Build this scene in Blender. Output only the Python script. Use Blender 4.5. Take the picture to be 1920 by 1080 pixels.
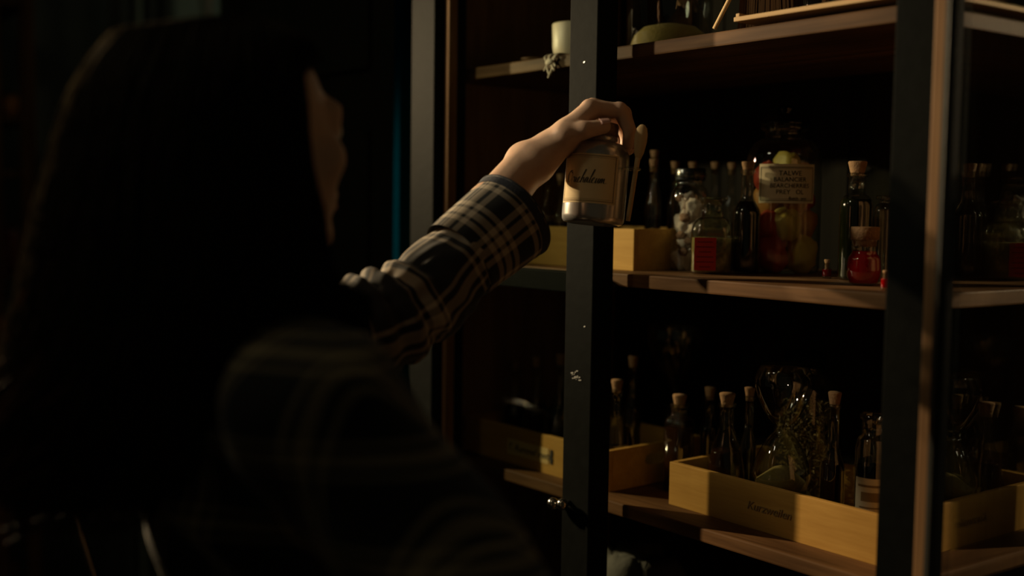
import bpy, bmesh, math, random
import numpy as np
from mathutils import Vector, Matrix, noise
random.seed(7); rng = np.random.default_rng(7)
for o in list(bpy.data.objects): bpy.data.objects.remove(o)
S = bpy.context.scene
COL = S.collection

# ------------------------------------------------------------------ camera
cam = bpy.data.cameras.new('camera'); co = bpy.data.objects.new('camera', cam); COL.objects.link(co)
cam.sensor_width = 36; cam.lens = 39.375; cam.clip_start = .02
R_ = (0.6290, 0.7773, 0.0138); U_ = (-0.0630, 0.0332, 0.9975); F_ = (-0.7748, 0.6284, -0.0700)
m = Matrix(((R_[0], U_[0], -F_[0]), (R_[1], U_[1], -F_[1]), (R_[2], U_[2], -F_[2]))).to_quaternion().to_matrix().to_4x4()
m.translation = (0, -1.156, 1.4659); co.matrix_world = m
cam.dof.use_dof = True; cam.dof.focus_distance = 1.52; cam.dof.aperture_fstop = 1.6
S.camera = co
# ------------------------------------------------------------------ light
S.view_settings.view_transform = 'Standard'; S.view_settings.look = 'None'
S.view_settings.gamma = 1; S.view_settings.exposure = 0; S.view_settings.use_curve_mapping = False
w = bpy.data.worlds.new('dim_room'); S.world = w; w.use_nodes = True
w.node_tree.nodes['Background'].inputs[0].default_value = (1.0, .9, .55, 1)
w.node_tree.nodes['Background'].inputs[1].default_value = .010

def spot(name, loc, target, energy, color, size, blend, radius):
    l = bpy.data.lights.new(name, 'SPOT'); l.energy = energy; l.color = color
    l.spot_size = math.radians(size); l.spot_blend = blend; l.shadow_soft_size = radius
    o = bpy.data.objects.new(name, l); COL.objects.link(o); o.location = loc
    o.rotation_euler = (Vector(target) - Vector(loc)).to_track_quat('-Z', 'Y').to_euler()
    return o
WARM = (1, .74, .42)
spot('spot_lamp_light', (-2.9, -.81, 1.88), (-.92, -.48, 1.30), 190.0, WARM, 53, .16, .018)
spot('spot_lamp_light', (-2.9, -.81, 2.0), (-.92, -.48, 1.30), 60.0, WARM, 53, .16, .018)
def point(name, loc, energy, color, radius):
    l = bpy.data.lights.new(name, 'POINT'); l.energy = energy; l.color = color; l.shadow_soft_size = radius
    o = bpy.data.objects.new(name, l); COL.objects.link(o); o.location = loc; return o
point('far_room_fill_light', (-3.25, .95, 2.55), .55, (.8, 1, .72), .06)  # unseen fill, added to give the far wall and panel a greenish glow
spot('side_fill_light', (-1.95, -1.2, 2.1), (-1.25, -.1, 1.78), 55, (1, .86, .58), 44, .9, .03)  # added fill spot, aimed to brighten hand, jar and upper posts
point('overhead_fill_light', (-1.5, -1.7, 2.8), 5, (1, .86, .55), .15)  # added overhead fill for shirt and hair, no fixture

# ------------------------------------------------------------------ materials
def newmat(name):
    mt = bpy.data.materials.new(name); mt.use_nodes = True
    nt = mt.node_tree; return mt, nt, nt.nodes['Principled BSDF']
def N(nt, t, **kw):
    n = nt.nodes.new(t)
    for k, v in kw.items(): setattr(n, k, v)
    return n
def math_(nt, op, a, b=None, clamp=False):
    n = N(nt, 'ShaderNodeMath', operation=op); n.use_clamp = clamp
    for i, v in enumerate((a, b)):
        if v is None: continue
        if isinstance(v, (int, float)): n.inputs[i].default_value = v
        else: nt.links.new(v, n.inputs[i])
    return n.outputs[0]
def mixc(nt, f, a, b):
    n = N(nt, 'ShaderNodeMix', data_type='RGBA')
    if isinstance(f, (int, float)): n.inputs[0].default_value = f
    else: nt.links.new(f, n.inputs[0])
    for i, v in ((6, a), (7, b)):
        if isinstance(v, tuple): n.inputs[i].default_value = (*v, 1)
        else: nt.links.new(v, n.inputs[i])
    return n.outputs[2]
def plain(name, col, rough=.5, metal=0, bump=0, bscale=60, var=0, spec=.5, sub=0):
    mt, nt, p = newmat(name)
    p.inputs['Base Color'].default_value = (*col, 1); p.inputs['Roughness'].default_value = rough
    p.inputs['Metallic'].default_value = metal; p.inputs['Specular IOR Level'].default_value = spec
    if sub:
        p.inputs['Subsurface Weight'].default_value = sub; p.inputs['Subsurface Radius'].default_value = (.01, .004, .002)
        p.inputs['Subsurface Scale'].default_value = .6
    tc = N(nt, 'ShaderNodeTexCoord')
    nz = N(nt, 'ShaderNodeTexNoise'); nz.inputs['Scale'].default_value = bscale; nz.inputs['Detail'].default_value = 5
    nt.links.new(tc.outputs['Object'], nz.inputs['Vector'])
    if var:
        nt.links.new(mixc(nt, nz.outputs[0], tuple(c * (1 - var) for c in col), tuple(min(1, c * (1 + var)) for c in col)), p.inputs['Base Color'])
    if bump:
        b = N(nt, 'ShaderNodeBump'); b.inputs['Strength'].default_value = bump; b.inputs['Distance'].default_value = .002
        nt.links.new(nz.outputs[0], b.inputs['Height']); nt.links.new(b.outputs[0], p.inputs['Normal'])
    return mt
def wood(name, c1, c2, axis=0, scale=14, rough=.55, knots=False, bump=.15):
    mt, nt, p = newmat(name)
    tc = N(nt, 'ShaderNodeTexCoord'); mp = N(nt, 'ShaderNodeMapping')
    sc = [scale * 1.6] * 3; sc[axis] = scale * .12; mp.inputs['Scale'].default_value = sc
    nt.links.new(tc.outputs['Object'], mp.inputs['Vector'])
    nz = N(nt, 'ShaderNodeTexNoise'); nz.inputs['Scale'].default_value = 1.3; nz.inputs['Detail'].default_value = 6; nz.inputs['Distortion'].default_value = 1.2
    nt.links.new(mp.outputs[0], nz.inputs['Vector'])
    n2 = N(nt, 'ShaderNodeTexNoise'); n2.inputs['Scale'].default_value = 9; n2.inputs['Detail'].default_value = 4
    nt.links.new(mp.outputs[0], n2.inputs['Vector'])
    v = math_(nt, 'ADD', math_(nt, 'MULTIPLY', nz.outputs[0], .65), math_(nt, 'MULTIPLY', n2.outputs[0], .35))
    r = N(nt, 'ShaderNodeValToRGB'); r.color_ramp.elements[0].position = .36; r.color_ramp.elements[1].position = .62
    r.color_ramp.elements[0].color = (*c1, 1); r.color_ramp.elements[1].color = (*c2, 1)
    nt.links.new(v, r.inputs[0]); out = r.outputs[0]
    if knots:
        wv = N(nt, 'ShaderNodeTexNoise'); wv.inputs['Scale'].default_value = 3.2; wv.inputs['Detail'].default_value = 2
        nt.links.new(tc.outputs['Object'], wv.inputs['Vector'])
        k = N(nt, 'ShaderNodeValToRGB'); k.color_ramp.elements[0].position = .52; k.color_ramp.elements[1].position = .68
        nt.links.new(wv.outputs[0], k.inputs[0])
        out = mixc(nt, math_(nt, 'MULTIPLY', k.outputs[0], .75), out, tuple(c * .35 for c in c1))
    nt.links.new(out, p.inputs['Base Color']); p.inputs['Roughness'].default_value = max(rough, .6); p.inputs['Specular IOR Level'].default_value = .12
    b = N(nt, 'ShaderNodeBump'); b.inputs['Strength'].default_value = bump; b.inputs['Distance'].default_value = .001
    nt.links.new(v, b.inputs['Height']); nt.links.new(b.outputs[0], p.inputs['Normal'])
    return mt
def glass(name, tint=(.93, .95, .92), base=.05, edge=.75, power=3.5, rough=.022):
    mt, nt, p = newmat(name); nt.nodes.remove(p); out = nt.nodes['Material Output']
    tr = N(nt, 'ShaderNodeBsdfTransparent'); tr.inputs[0].default_value = (*tint, 1)
    gl = N(nt, 'ShaderNodeBsdfGlossy'); gl.inputs['Roughness'].default_value = rough
    lw = N(nt, 'ShaderNodeLayerWeight'); lw.inputs[0].default_value = .5
    f = math_(nt, 'ADD', math_(nt, 'MULTIPLY', math_(nt, 'POWER', lw.outputs['Facing'], power), edge), base, True)
    mx = N(nt, 'ShaderNodeMixShader'); nt.links.new(f, mx.inputs[0]); nt.links.new(tr.outputs[0], mx.inputs[1]); nt.links.new(gl.outputs[0], mx.inputs[2])
    nt.links.new(mx.outputs[0], out.inputs[0]); return mt
def liquid(name, col, trans=.5, rough=.1):
    mt, nt, p = newmat(name); out = nt.nodes['Material Output']
    p.inputs['Base Color'].default_value = (*col, 1); p.inputs['Roughness'].default_value = rough
    tl = N(nt, 'ShaderNodeBsdfTranslucent'); tl.inputs[0].default_value = (*col, 1)
    tr = N(nt, 'ShaderNodeBsdfTransparent'); tr.inputs[0].default_value = (*[min(1, c * 1.2) for c in col], 1)
    m1 = N(nt, 'ShaderNodeMixShader'); m1.inputs[0].default_value = .5
    nt.links.new(p.outputs[0], m1.inputs[1]); nt.links.new(tl.outputs[0], m1.inputs[2])
    m2 = N(nt, 'ShaderNodeMixShader'); m2.inputs[0].default_value = trans
    nt.links.new(m1.outputs[0], m2.inputs[1]); nt.links.new(tr.outputs[0], m2.inputs[2])
    nt.links.new(m2.outputs[0], out.inputs[0]); return mt
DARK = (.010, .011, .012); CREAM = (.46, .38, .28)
def plaid(name, coord, period, pat_u, pat_v, ang=0, dark=DARK, cream=CREAM):
    """woven check: two sets of cream bands with thin dark lines"""
    mt, nt, p = newmat(name)
    tc = N(nt, 'ShaderNodeTexCoord'); mp = N(nt, 'ShaderNodeMapping'); mp.inputs['Rotation'].default_value = (0, 0, ang)
    nt.links.new(tc.outputs[coord], mp.inputs['Vector'])
    sp = N(nt, 'ShaderNodeSeparateXYZ'); nt.links.new(mp.outputs[0], sp.inputs[0])
    if coord == 'UV': a, b = sp.outputs[0], sp.outputs[1]
    else: a, b = math_(nt, 'ADD', sp.outputs[0], math_(nt, 'MULTIPLY', sp.outputs[1], .35)), sp.outputs[2]
    res = []
    for c, pat in ((a, pat_u), (b, pat_v)):
        f = math_(nt, 'FRACT', math_(nt, 'MULTIPLY', math_(nt, 'ADD', c, 10.), 1. / period))
        r = N(nt, 'ShaderNodeValToRGB'); cr = r.color_ramp; cr.interpolation = 'CONSTANT'
        cr.elements[0].position = 0; cr.elements[0].color = (pat[0][1],) * 3 + (1,)
        cr.elements[1].position = pat[1][0]; cr.elements[1].color = (pat[1][1],) * 3 + (1,)
        for q, v in pat[2:]:
            e = cr.elements.new(q); e.color = (v, v, v, 1)
        nt.links.new(f, r.inputs[0]); res.append(r.outputs[0])
    f = math_(nt, 'ADD', math_(nt, 'MULTIPLY', res[0], .5), math_(nt, 'MULTIPLY', res[1], .5), True)
    nz = N(nt, 'ShaderNodeTexNoise'); nz.inputs['Scale'].default_value = 900 if coord != 'UV' else 700
    nt.links.new(tc.outputs[coord], nz.inputs['Vector'])
    f = math_(nt, 'MULTIPLY', f, math_(nt, 'ADD', math_(nt, 'MULTIPLY', nz.outputs[0], .5), .75), True)
    nt.links.new(mixc(nt, f, dark, cream), p.inputs['Base Color'])
    p.inputs['Roughness'].default_value = .8; p.inputs['Specular IOR Level'].default_value = .2
    p.inputs['Sheen Weight'].default_value = .15
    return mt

M = dict(
    shelf=wood('shelf_wood', (.080, .037, .013), (.20, .102, .042), 0, 9, .5, True),
    boxw=wood('pale_box_wood', (.42, .225, .050), (.52, .30, .075), 0, 16, .5),
    jamb=wood('jamb_wood', (.20, .105, .048), (.32, .185, .09), 2, 9, .5),
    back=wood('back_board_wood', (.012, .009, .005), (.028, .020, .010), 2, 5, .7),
    darkwood=wood('dark_wood', (.05, .025, .010), (.13, .065, .025), 2, 7, .55),
    palewood=wood('pale_stick_wood', (.55, .36, .17), (.68, .48, .25), 2, 18, .5),
    traywood=wood('tray_wood', (.45, .29, .14), (.58, .39, .20), 0, 12, .5),
    steel=plain('painted_black_steel', (.0048, .0056, .0050), .6, 0, .2, 55, .35, .02),
    steel_dark=plain('black_steel', (.010, .011, .010), .4, 0, .2, 55, .3, .3),
    chip=plain('bare_metal_chips', (.5, .5, .47), .35, .6),
    knob=plain('polished_knob_metal', (.5, .47, .42), .18, 1),
    chrome=plain('worn_chrome', (.72, .7, .64), .22, 1),
    blackwall=plain('black_paint', (.022, .023, .017), .9, 0, .2, 20, .3, .02),
    greywall=plain('grey_green_plaster', (.075, .08, .065), .8, 0, .3, 8, .25),
    panel=plain('pale_grey_green_paint', (.30, .34, .27), .6, 0, .1, 12, .15),
    floor=wood('floor_boards', (.03, .018, .010), (.07, .042, .022), 1, 5, .5),
    teal=plain('teal_blue_paint', (.0, .012, .024), .9, 0, .1, 30, .2, 0.0),
    cork=plain('cork', (.27, .145, .062), .85, 0, .8, 240, .45),
    glass=glass('clear_glass', base=.12),
    glass_heavy=glass('thick_clear_glass', (.88, .92, .87), .12, .9, 2.2),
    glass_green=glass('green_glass', (.25, .38, .14), .06, .8, 3),
    glass_smoke=glass('smoked_glass', (.30, .27, .22), .05, .7, 3),
    pane=glass('door_glass', (.90, .93, .90), .05, .75, 3.6, .012),
    pane_thin=glass('left_door_glass', (.80, .83, .80), .02, .6, 5, .02),
    blackliq=liquid('black_liquid', (.012, .009, .007), .1),
    brownliq=liquid('brown_liquid', (.05, .018, .006), .3),
    amberliq=liquid('amber_liquid', (.16, .045, .010), .4),
    greenliq=liquid('green_oil', (.030, .036, .008), .5),
    redliq=liquid('red_liquid', (.62, .006, .008), .25),
    redglass=liquid('deep_red_liquid', (.30, .004, .006), .3),
    blacklid=plain('black_plastic_lid', (.008, .008, .008), .25),
    white=plain('off_white_ceramic', (.56, .46, .34), .45, 0, .1, 60, .06),
    string=plain('white_string', (.62, .52, .42), .9),
    chunk=plain('white_marshmallow', (.55, .43, .38), .85, 0, .4, 90, .25),
    chunkbrown=plain('brown_dried_piece', (.20, .10, .06), .85, 0, .4, 90, .3),
    fruity=plain('yellow_fruit', (.80, .54, .11), .5, 0, .2, 40, .35),
    fruitr=plain('red_fruit', (.50, .06, .025), .45, 0, .2, 40, .45),
    fruito=plain('orange_fruit', (.60, .25, .05), .5, 0, .2, 40, .35),
    herb=plain('dried_yellow_herb', (.10, .066, .015), .9, 0, .6, 160, .6),
    herbg=plain('dried_green_herb', (.24, .18, .05), .9, 0, 1.0, 150, .85),
    sand=plain('ochre_powder', (.16, .108, .020), .9, 0, .4, 260, .2),
    redlabel=plain('red_paper_label', (.55, .028, .012), .7, 0, .2, 60, .2),
    paper=plain('aged_paper', (.80, .62, .34), .75, 0, .15, 40, .10),
    paperw=plain('cream_paper', (.62, .52, .34), .75, 0, .15, 40, .12),
    kraft=plain('box_paper_strip', (.60, .42, .16), .7, 0, .1, 40, .08),
    ink=plain('black_ink', (.02, .018, .014), .8),
    redprint=plain('dark_red_print', (.16, .012, .006), .8),
    rule=plain('brown_print_line', (.22, .14, .05), .8),
    pewter=plain('grey_glazed_jar', (.60, .58, .56), .24, .75, .05, 40, .1),
    skin=plain('skin', (.62, .40, .28), .46, 0, .12, 120, .10, .4, .18),
    nail=plain('glossy_nail', (.62, .36, .30), .15, 0, 0, 60, 0, .7),
    eye=plain('eye_white', (.6, .57, .5), .2),
    hairm=plain('dark_brown_hair', (.040, .031, .019), .6, 0, 0, 60, .4, .06),
    curl=plain('rim_lit_hair_ends', (.11, .045, .018), .5, 0, 0, 60, .3, .2),  # hair brown lightened to stand in for rim light
    denim=plain('dark_denim', (.015, .018, .03), .85, 0, .3, 300, .3),
    leather=plain('black_leather', (.012, .010, .009), .45, 0, .2, 120),
    cloth=plain('grey_green_cloth', (.065, .065, .052), .9, 0, .6, 120, .25),
    bookred=plain('red_brown_binding', (.20, .06, .03), .6), bookblue=plain('blue_binding', (.03, .07, .16), .6),
    amberglass=plain('amber_glazed_jar', (.34, .15, .04), .3), horn=plain('pale_horn', (.62, .44, .34), .35),
    lampshade=plain('black_lamp_housing', (.02, .02, .02), .4),
)
# stripe patterns: (position, value)
PU = [(0, 0), (.30, .9), (.35, 0), (.42, .9), (.54, 0), (.61, .9), (.66, 0)]
PV = [(0, 0), (.20, .8), (.25, 0), (.32, .9), (.44, 0), (.51, .8), (.56, 0)]
PC = [(0, 0), (.16, .9), (.28, 0), (.36, .9), (.52, 0), (.60, .9), (.72, 0)]
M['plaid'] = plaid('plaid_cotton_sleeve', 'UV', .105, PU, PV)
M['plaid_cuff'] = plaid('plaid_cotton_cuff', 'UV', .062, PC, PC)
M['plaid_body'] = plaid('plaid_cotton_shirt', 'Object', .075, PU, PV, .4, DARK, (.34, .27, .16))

# ------------------------------------------------------------------ helpers
def obj(name, verts, faces, mat, parent=None, smooth=False, uv=None, loc=None):
    me = bpy.data.meshes.new(name); me.from_pydata([tuple(v) for v in verts], [], [tuple(f) for f in faces]); me.update()
    if uv is not None:
        l = me.uv_layers.new(name='UVMap')
        vi = np.empty(len(me.loops), dtype=np.int32); me.loops.foreach_get('vertex_index', vi)
        l.data.foreach_set('uv', np.asarray(uv, dtype=np.float32)[vi].ravel())
    if smooth: me.polygons.foreach_set('use_smooth', [True] * len(me.polygons))
    o = bpy.data.objects.new(name, me); COL.objects.link(o)
    if mat is not None: me.materials.append(M[mat] if isinstance(mat, str) else mat)
    if parent is not None: o.parent = parent
    if loc is not None: o.location = loc
    return o
def bmobj(name, bm, mat, parent=None, smooth=False, loc=None):
    me = bpy.data.meshes.new(name); bm.normal_update(); bm.to_mesh(me); bm.free()
    if smooth: me.polygons.foreach_set('use_smooth', [True] * len(me.polygons))
    o = bpy.data.objects.new(name, me); COL.objects.link(o); me.materials.append(M[mat])
    if parent is not None: o.parent = parent
    if loc is not None: o.location = loc
    return o
def box(name, a, b, mat, parent=None, bev=.0015):
    """axis-aligned bevelled board from corner a to corner b"""
    bm = bmesh.new(); bmesh.ops.create_cube(bm, size=1)
    for v in bm.verts:
        v.co = Vector([(a[i] + b[i]) / 2 + v.co[i] * (b[i] - a[i]) for i in range(3)])
    if bev: bmesh.ops.bevel(bm, geom=list(bm.edges), offset=min(bev, .4 * min(abs(b[i] - a[i]) for i in range(3))), segments=2, affect='EDGES', profile=.6)
    return bmobj(name, bm, mat, parent)
def empty(name, loc, label=None, cat=None, group=None, kind=None, rotz=0):
    o = bpy.data.objects.new(name, None); COL.objects.link(o); o.location = loc; o.rotation_euler = (0, 0, rotz)
    o.empty_display_size = .05
    return tag(o, label, cat, group, kind)
def tag(o, label=None, cat=None, group=None, kind=None):
    if label: o['label'] = label
    if cat: o['category'] = cat
    if group: o['group'] = group
    if kind: o['kind'] = kind
    return o
def lathe(name, prof, mat, parent=None, n=40, c=(0, 0, 0), sq=2.0, smooth=True, wob=0):
    """profile [(r, z)]; sq > 2 squares the section"""
    V = []; Fc = []
    for r, z in prof:
        for k in range(n):
            t = 2 * math.pi * k / n; cx, sx = math.cos(t), math.sin(t)
            s = 1 if sq == 2 else (abs(cx) ** sq + abs(sx) ** sq) ** (-1 / sq)
            rr = r * s
            if wob: rr *= 1 + wob * noise.noise(Vector((cx * 1.5, sx * 1.5, z * 40 + r * 9)))
            V.append((c[0] + rr * cx, c[1] + rr * sx, c[2] + z))
    for i in range(len(prof) - 1):
        for k in range(n):
            a, b = i * n + k, i * n + (k + 1) % n
            Fc.append((a, b, b + n, a + n))
    if prof[0][0] > 1e-6: Fc.append(tuple(range(n))[::-1])
    if prof[-1][0] > 1e-6 and prof[-1][1] != prof[0][1]: pass
    return obj(name, V, Fc, mat, parent, smooth)
def closed(prof):
    return prof + [(0.0, prof[-1][1])]
def tube(name, pts, rad, mat, parent=None, n=10, caps=True, smooth=True):
    pts = [Vector(p) for p in pts]; rads = rad if isinstance(rad, (list, tuple)) else [rad] * len(pts)
    V = []; Fc = []; nrm = None
    for i, p in enumerate(pts):
        t = (pts[min(i + 1, len(pts) - 1)] - pts[max(i - 1, 0)]).normalized()
        if nrm is None: nrm = t.orthogonal().normalized()
        nrm = (nrm - t * nrm.dot(t)).normalized(); bn = t.cross(nrm)
        for k in range(n):
            a = 2 * math.pi * k / n; V.append(p + (nrm * math.cos(a) + bn * math.sin(a)) * rads[i])
    for i in range(len(pts) - 1):
        for k in range(n):
            a, b = i * n + k, i * n + (k + 1) % n; Fc.append((a, b, b + n, a + n))
    if caps: Fc.append(tuple(range(n))[::-1]); Fc.append(tuple(range((len(pts) - 1) * n, len(pts) * n)))
    return obj(name, V, Fc, mat, parent, smooth)
def catmull(P, n):
    P = [np.array(p, float) for p in P]; P = [2 * P[0] - P[1]] + P + [2 * P[-1] - P[-2]]; out = []
    for i in range(1, len(P) - 2):
        for k in range(n):
            t = k / n
            out.append(.5 * ((2 * P[i]) + (-P[i - 1] + P[i + 1]) * t + (2 * P[i - 1] - 5 * P[i] + 4 * P[i + 1] - P[i + 2]) * t * t + (-P[i - 1] + 3 * P[i] - 3 * P[i + 1] + P[i + 2]) * t ** 3))
    out.append(P[-2]); return out
def blob(name, loc, r, mat, seed, parent=None, rough=.35, sub=3, flat=None):
    """faceted irregular lump"""
    bm = bmesh.new(); bmesh.ops.create_icosphere(bm, subdivisions=sub, radius=1)
    off = Vector((seed * 3.1, seed * 1.7, seed * 2.3))
    for v in bm.verts:
        d = v.co.normalized()
        k = 1 + rough * noise.noise(d * 1.3 + off) + rough * .35 * noise.noise(d * 3.1 + off)
        v.co = Vector((d.x * r[0] * k, d.y * r[1] * k, d.z * r[2] * k))
    if flat:
        for nx in flat:
            nv = Vector(nx).normalized(); lim = .55 * (abs(nv.x) * r[0] + abs(nv.y) * r[1] + abs(nv.z) * r[2])
            for v in bm.verts:
                e = v.co.dot(nv) - lim
                if e > 0: v.co -= nv * e
    return bmobj(name, bm, mat, parent, True, loc)
def text_mesh(name, body, size, mat, parent, mtx, shear=0, extrude=.0002, align='CENTER', space=1.0):
    cu = bpy.data.curves.new(name, 'FONT'); cu.body = body; cu.size = size; cu.shear = shear; cu.extrude = extrude
    cu.align_x = align; cu.align_y = 'CENTER'; cu.space_character = space; cu.space_line = 1.0; cu.resolution_u = 3
    t = bpy.data.objects.new('tmp', cu); COL.objects.link(t)
    dg = bpy.context.evaluated_depsgraph_get(); me = bpy.data.meshes.new_from_object(t.evaluated_get(dg))
    bpy.data.objects.remove(t); bpy.data.curves.remove(cu)
    me.name = name; me.transform(mtx); me.materials.clear(); me.materials.append(M[mat])
    o = bpy.data.objects.new(name, me); COL.objects.link(o); o.parent = parent; return o
FRONT = Matrix(((1, 0, 0, 0), (0, 0, -1, 0), (0, 1, 0, 0), (0, 0, 0, 1)))      # text plane facing -Y

# ------------------------------------------------------------------ the setting
def struct(o): o['kind'] = 'structure'; return o
struct(box('floor', (-4.6, -3.6, -.06), (1.6, 2.2, 0), 'floor', None, 0))
struct(box('wall_back', (-2.47, .44, 0), (1.6, .56, 2.8), 'blackwall', None, 0))
struct(box('wall_left', (-4.1, -3.6, 0), (-3.98, 2.2, 2.8), 'greywall', None, 0))
struct(box('wall_far', (-4.1, 2.2, 0), (-2.4, 2.3, 2.8), 'greywall', None, 0))
# black panelled door leaf beside the cabinet
dr = struct(empty('door_1', (-2.11, .03, 0)))
box('door_leaf', (-.345, 0, .02), (.330, .05, 2.75), 'blackwall', dr, .003)
for z0, z1 in ((.15, .80), (.92, 1.62), (1.74, 2.60)):
    box('door_panel', (-.26, -.012, z0), (.20, 0, z1), 'blackwall', dr, .006)
struct(box('trim_1', (-1.778, -.005, 0), (-1.755, .44, 2.75), 'teal', None, .003))
struct(box('trim_2', (-2.50, -.02, 0), (-2.456, .44, 2.8), 'blackwall', None, .003))
# far wall panelling
pw = struct(empty('door_2', (-3.97, .57, 0)))
box('door_leaf', (0, -.115, .05), (.03, .118, 2.75), 'panel', pw, .004)
for y0, y1 in ((-.15, -.118), (.12, .15)):
    box('door_frame', (0, y0, 0), (.05, y1, 2.8), 'greywall', pw, .004)
for i, (y0, y1) in enumerate(((.27, .30), (.33, .345), (.375, .40))):
    struct(box('trim_%d' % (i + 3), (-3.975, y0, .0), (-3.945, y1, 2.8), 'panel' if i == 1 else 'greywall', None, .003))

# ------------------------------------------------------------------ cabinet
ZT, ZM, ZL = 1.705, 1.375, 1.034; TH = .0195
cab = empty('display_cabinet', (-1.15, .2, 0), 'black steel and wood display cabinet with glass doors and plank shelves', 'cabinet')
O = np.array((-1.15, .2, 0))
def cb(name, a, b, mat, bev=.0015, parent=cab): return box(name, np.array(a) - O, np.array(b) - O, mat, parent, bev)
for z in (2.06, ZT, ZM, ZL, .69, .36, .10):
    cb('shelf', (-1.60, 0, z - TH), (-.668, .40, z), 'shelf', .0025)
cb('side_panel', (-1.625, 0, .0), (-1.60, .43, 2.10), 'jamb')
cb('side_panel', (-.668, 0, .0), (-.643, .43, 2.10), 'jamb')
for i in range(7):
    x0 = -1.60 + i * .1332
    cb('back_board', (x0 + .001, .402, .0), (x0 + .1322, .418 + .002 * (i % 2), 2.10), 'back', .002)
cb('top_board', (-1.64, -.06, 2.10), (-.63, .43, 2.13), 'jamb')
# front steel frame: three posts, rails
cb('post', (-1.626, -.067, 0), (-1.558, -.0005, 2.10), 'steel')
cb('jamb_strip', (-1.557, -.046, 0), (-1.5455, -.028, 2.10), 'jamb')
cb('post', (-1.2185, -.067, 0), (-1.161, -.027, 2.10), 'steel')
cb('post', (-.693, -.067, 0), (-.640, -.027, 2.10), 'steel')
cb('rail', (-1.558, -.062, 2.04), (-1.2185, -.03, 2.10), 'steel')
cb('rail', (-1.161, -.062, 2.06), (-.693, -.03, 2.10), 'steel')
cb('rail', (-1.558, -.060, 0), (-.693, -.03, .08), 'steel')
cb('mid_rail', (-1.557, -.028, 1.3425), (-1.2185, -.002, 1.3735), 'steel')
cb('jamb_strip', (-.634, -.090, 0), (-.611, -.03, 2.10), 'jamb', .002)
# left leaf glass (closed)
cb('glass_pane', (-1.5445, -.047, .09), (-1.2195, -.043, 2.035), 'pane_thin', 0)
# chipped paint on the middle post
ch = []
for i in range(16):
    x = -1.1925 + random.uniform(-.009, .009); z = 1.2277 + random.uniform(-.007, .007); s = random.uniform(.0012, .004)
    ch.append((x, z, s, s * random.uniform(.25, .6)))
for x, z in ((-1.187, 1.676), (-1.214, 1.60), (-1.176, 1.30), (-1.205, 1.47)): ch.append((x, z, .0022, .0014))
V = []; Fc = []
for x, z, a, b in ch:
    k = len(V)
    for t in range(6):
        V.append((x + a * math.cos(t * 1.047) - O[0], -.0676 - O[1], z + b * math.sin(t * 1.047 + .4)))
    Fc.append(tuple(range(k, k + 6))[::-1])
tag(obj('paint_chips', V, Fc, 'chip', cab), 'chipped bare metal spots on the middle post', None, None, 'stuff')
for x, z in ((-1.2222, 1.0345), (-1.2015, 1.0375)):
    k = lathe('knob', [(.0, 0), (.0042, 0), (.0040, .007), (.0075, .010), (.0088, .014), (.0078, .019), (.004, .0222), (0, .023)], 'knob', cab, 20)
    k.rotation_euler = (math.radians(90), 0, 0); k.location = (x - O[0], -.067 - O[1], z)
# right leaf, swung open and held by the woman
A = math.radians(-47); HX, HY = -.6105, -.1005
od = empty('open_door', (HX, HY, 0), 'open glass cabinet door swung outward at the right edge', 'door', rotz=A)
W = .44
box('stile', (0.004, -.006, .02), (.024, .016, 2.08), 'steel_dark', od)
box('stile', (W - .045, -.016, .02), (W, .016, 2.08), 'steel_dark', od)
box('rail', (.024, -.015, .02), (W - .045, .015, .08), 'steel_dark', od)
box('rail', (.024, -.015, 2.03), (W - .045, .015, 2.08), 'steel_dark', od)
box('glass_pane', (.024, -.002, .08), (W - .045, .002, 2.03), 'pane', od, 0)
hd = tube('handle', [(W - .02, -.016, .96), (W - .02, -.045, .97), (W - .02, -.045, 1.09), (W - .02, -.016, 1.10)], .006, 'knob', od)
for z in (.3, 1.0, 1.8):
    tube('hinge', [(0, -.012, z), (0, -.012, z + .08)], .006, 'steel_dark', od, 12)

# ------------------------------------------------------------------ wooden boxes
def panel_hole(name, L, Hh, th, hole, mat, parent, loc):
    """board in the YZ plane with a rounded slot"""
    hw, hh, hz = hole; n = 32; out = []; inn = []
    for k in range(n):
        t = 2 * math.pi * k / n; c, s = math.cos(t), math.sin(t)
        q = max(abs(c), abs(s)); out.append((c / q * L / 2, s / q * Hh / 2 + Hh / 2))
        y = (hw - hh) * (1 if c > 0 else -1) + hh * c if abs(c) > 1e-6 else 0
        y = hw * c; z = hh * s
        e = (abs(c) ** 3 + abs(s) ** 3) ** (-1 / 3.); inn.append((hw * c * e, hh * s * e + hz))
    V = [(x, y, z) for x in (-th / 2, th / 2) for ring in (out, inn) for y, z in ring]; Fc = []
    def id(x, r, k): return (x * 2 + r) * n + k % n
    for k in range(n):
        Fc += [(id(0, 0, k), id(0, 1, k), id(0, 1, k + 1), id(0, 0, k + 1)), (id(1, 0, k), id(1, 0, k + 1), id(1, 1, k + 1), id(1, 1, k)),
               (id(0, 0, k), id(0, 0, k + 1), id(1, 0, k + 1), id(1, 0, k)), (id(0, 1, k), id(1, 1, k), id(1, 1, k + 1), id(0, 1, k + 1))]
    return obj(name, V, Fc, mat, parent, False, None, loc)
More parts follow.
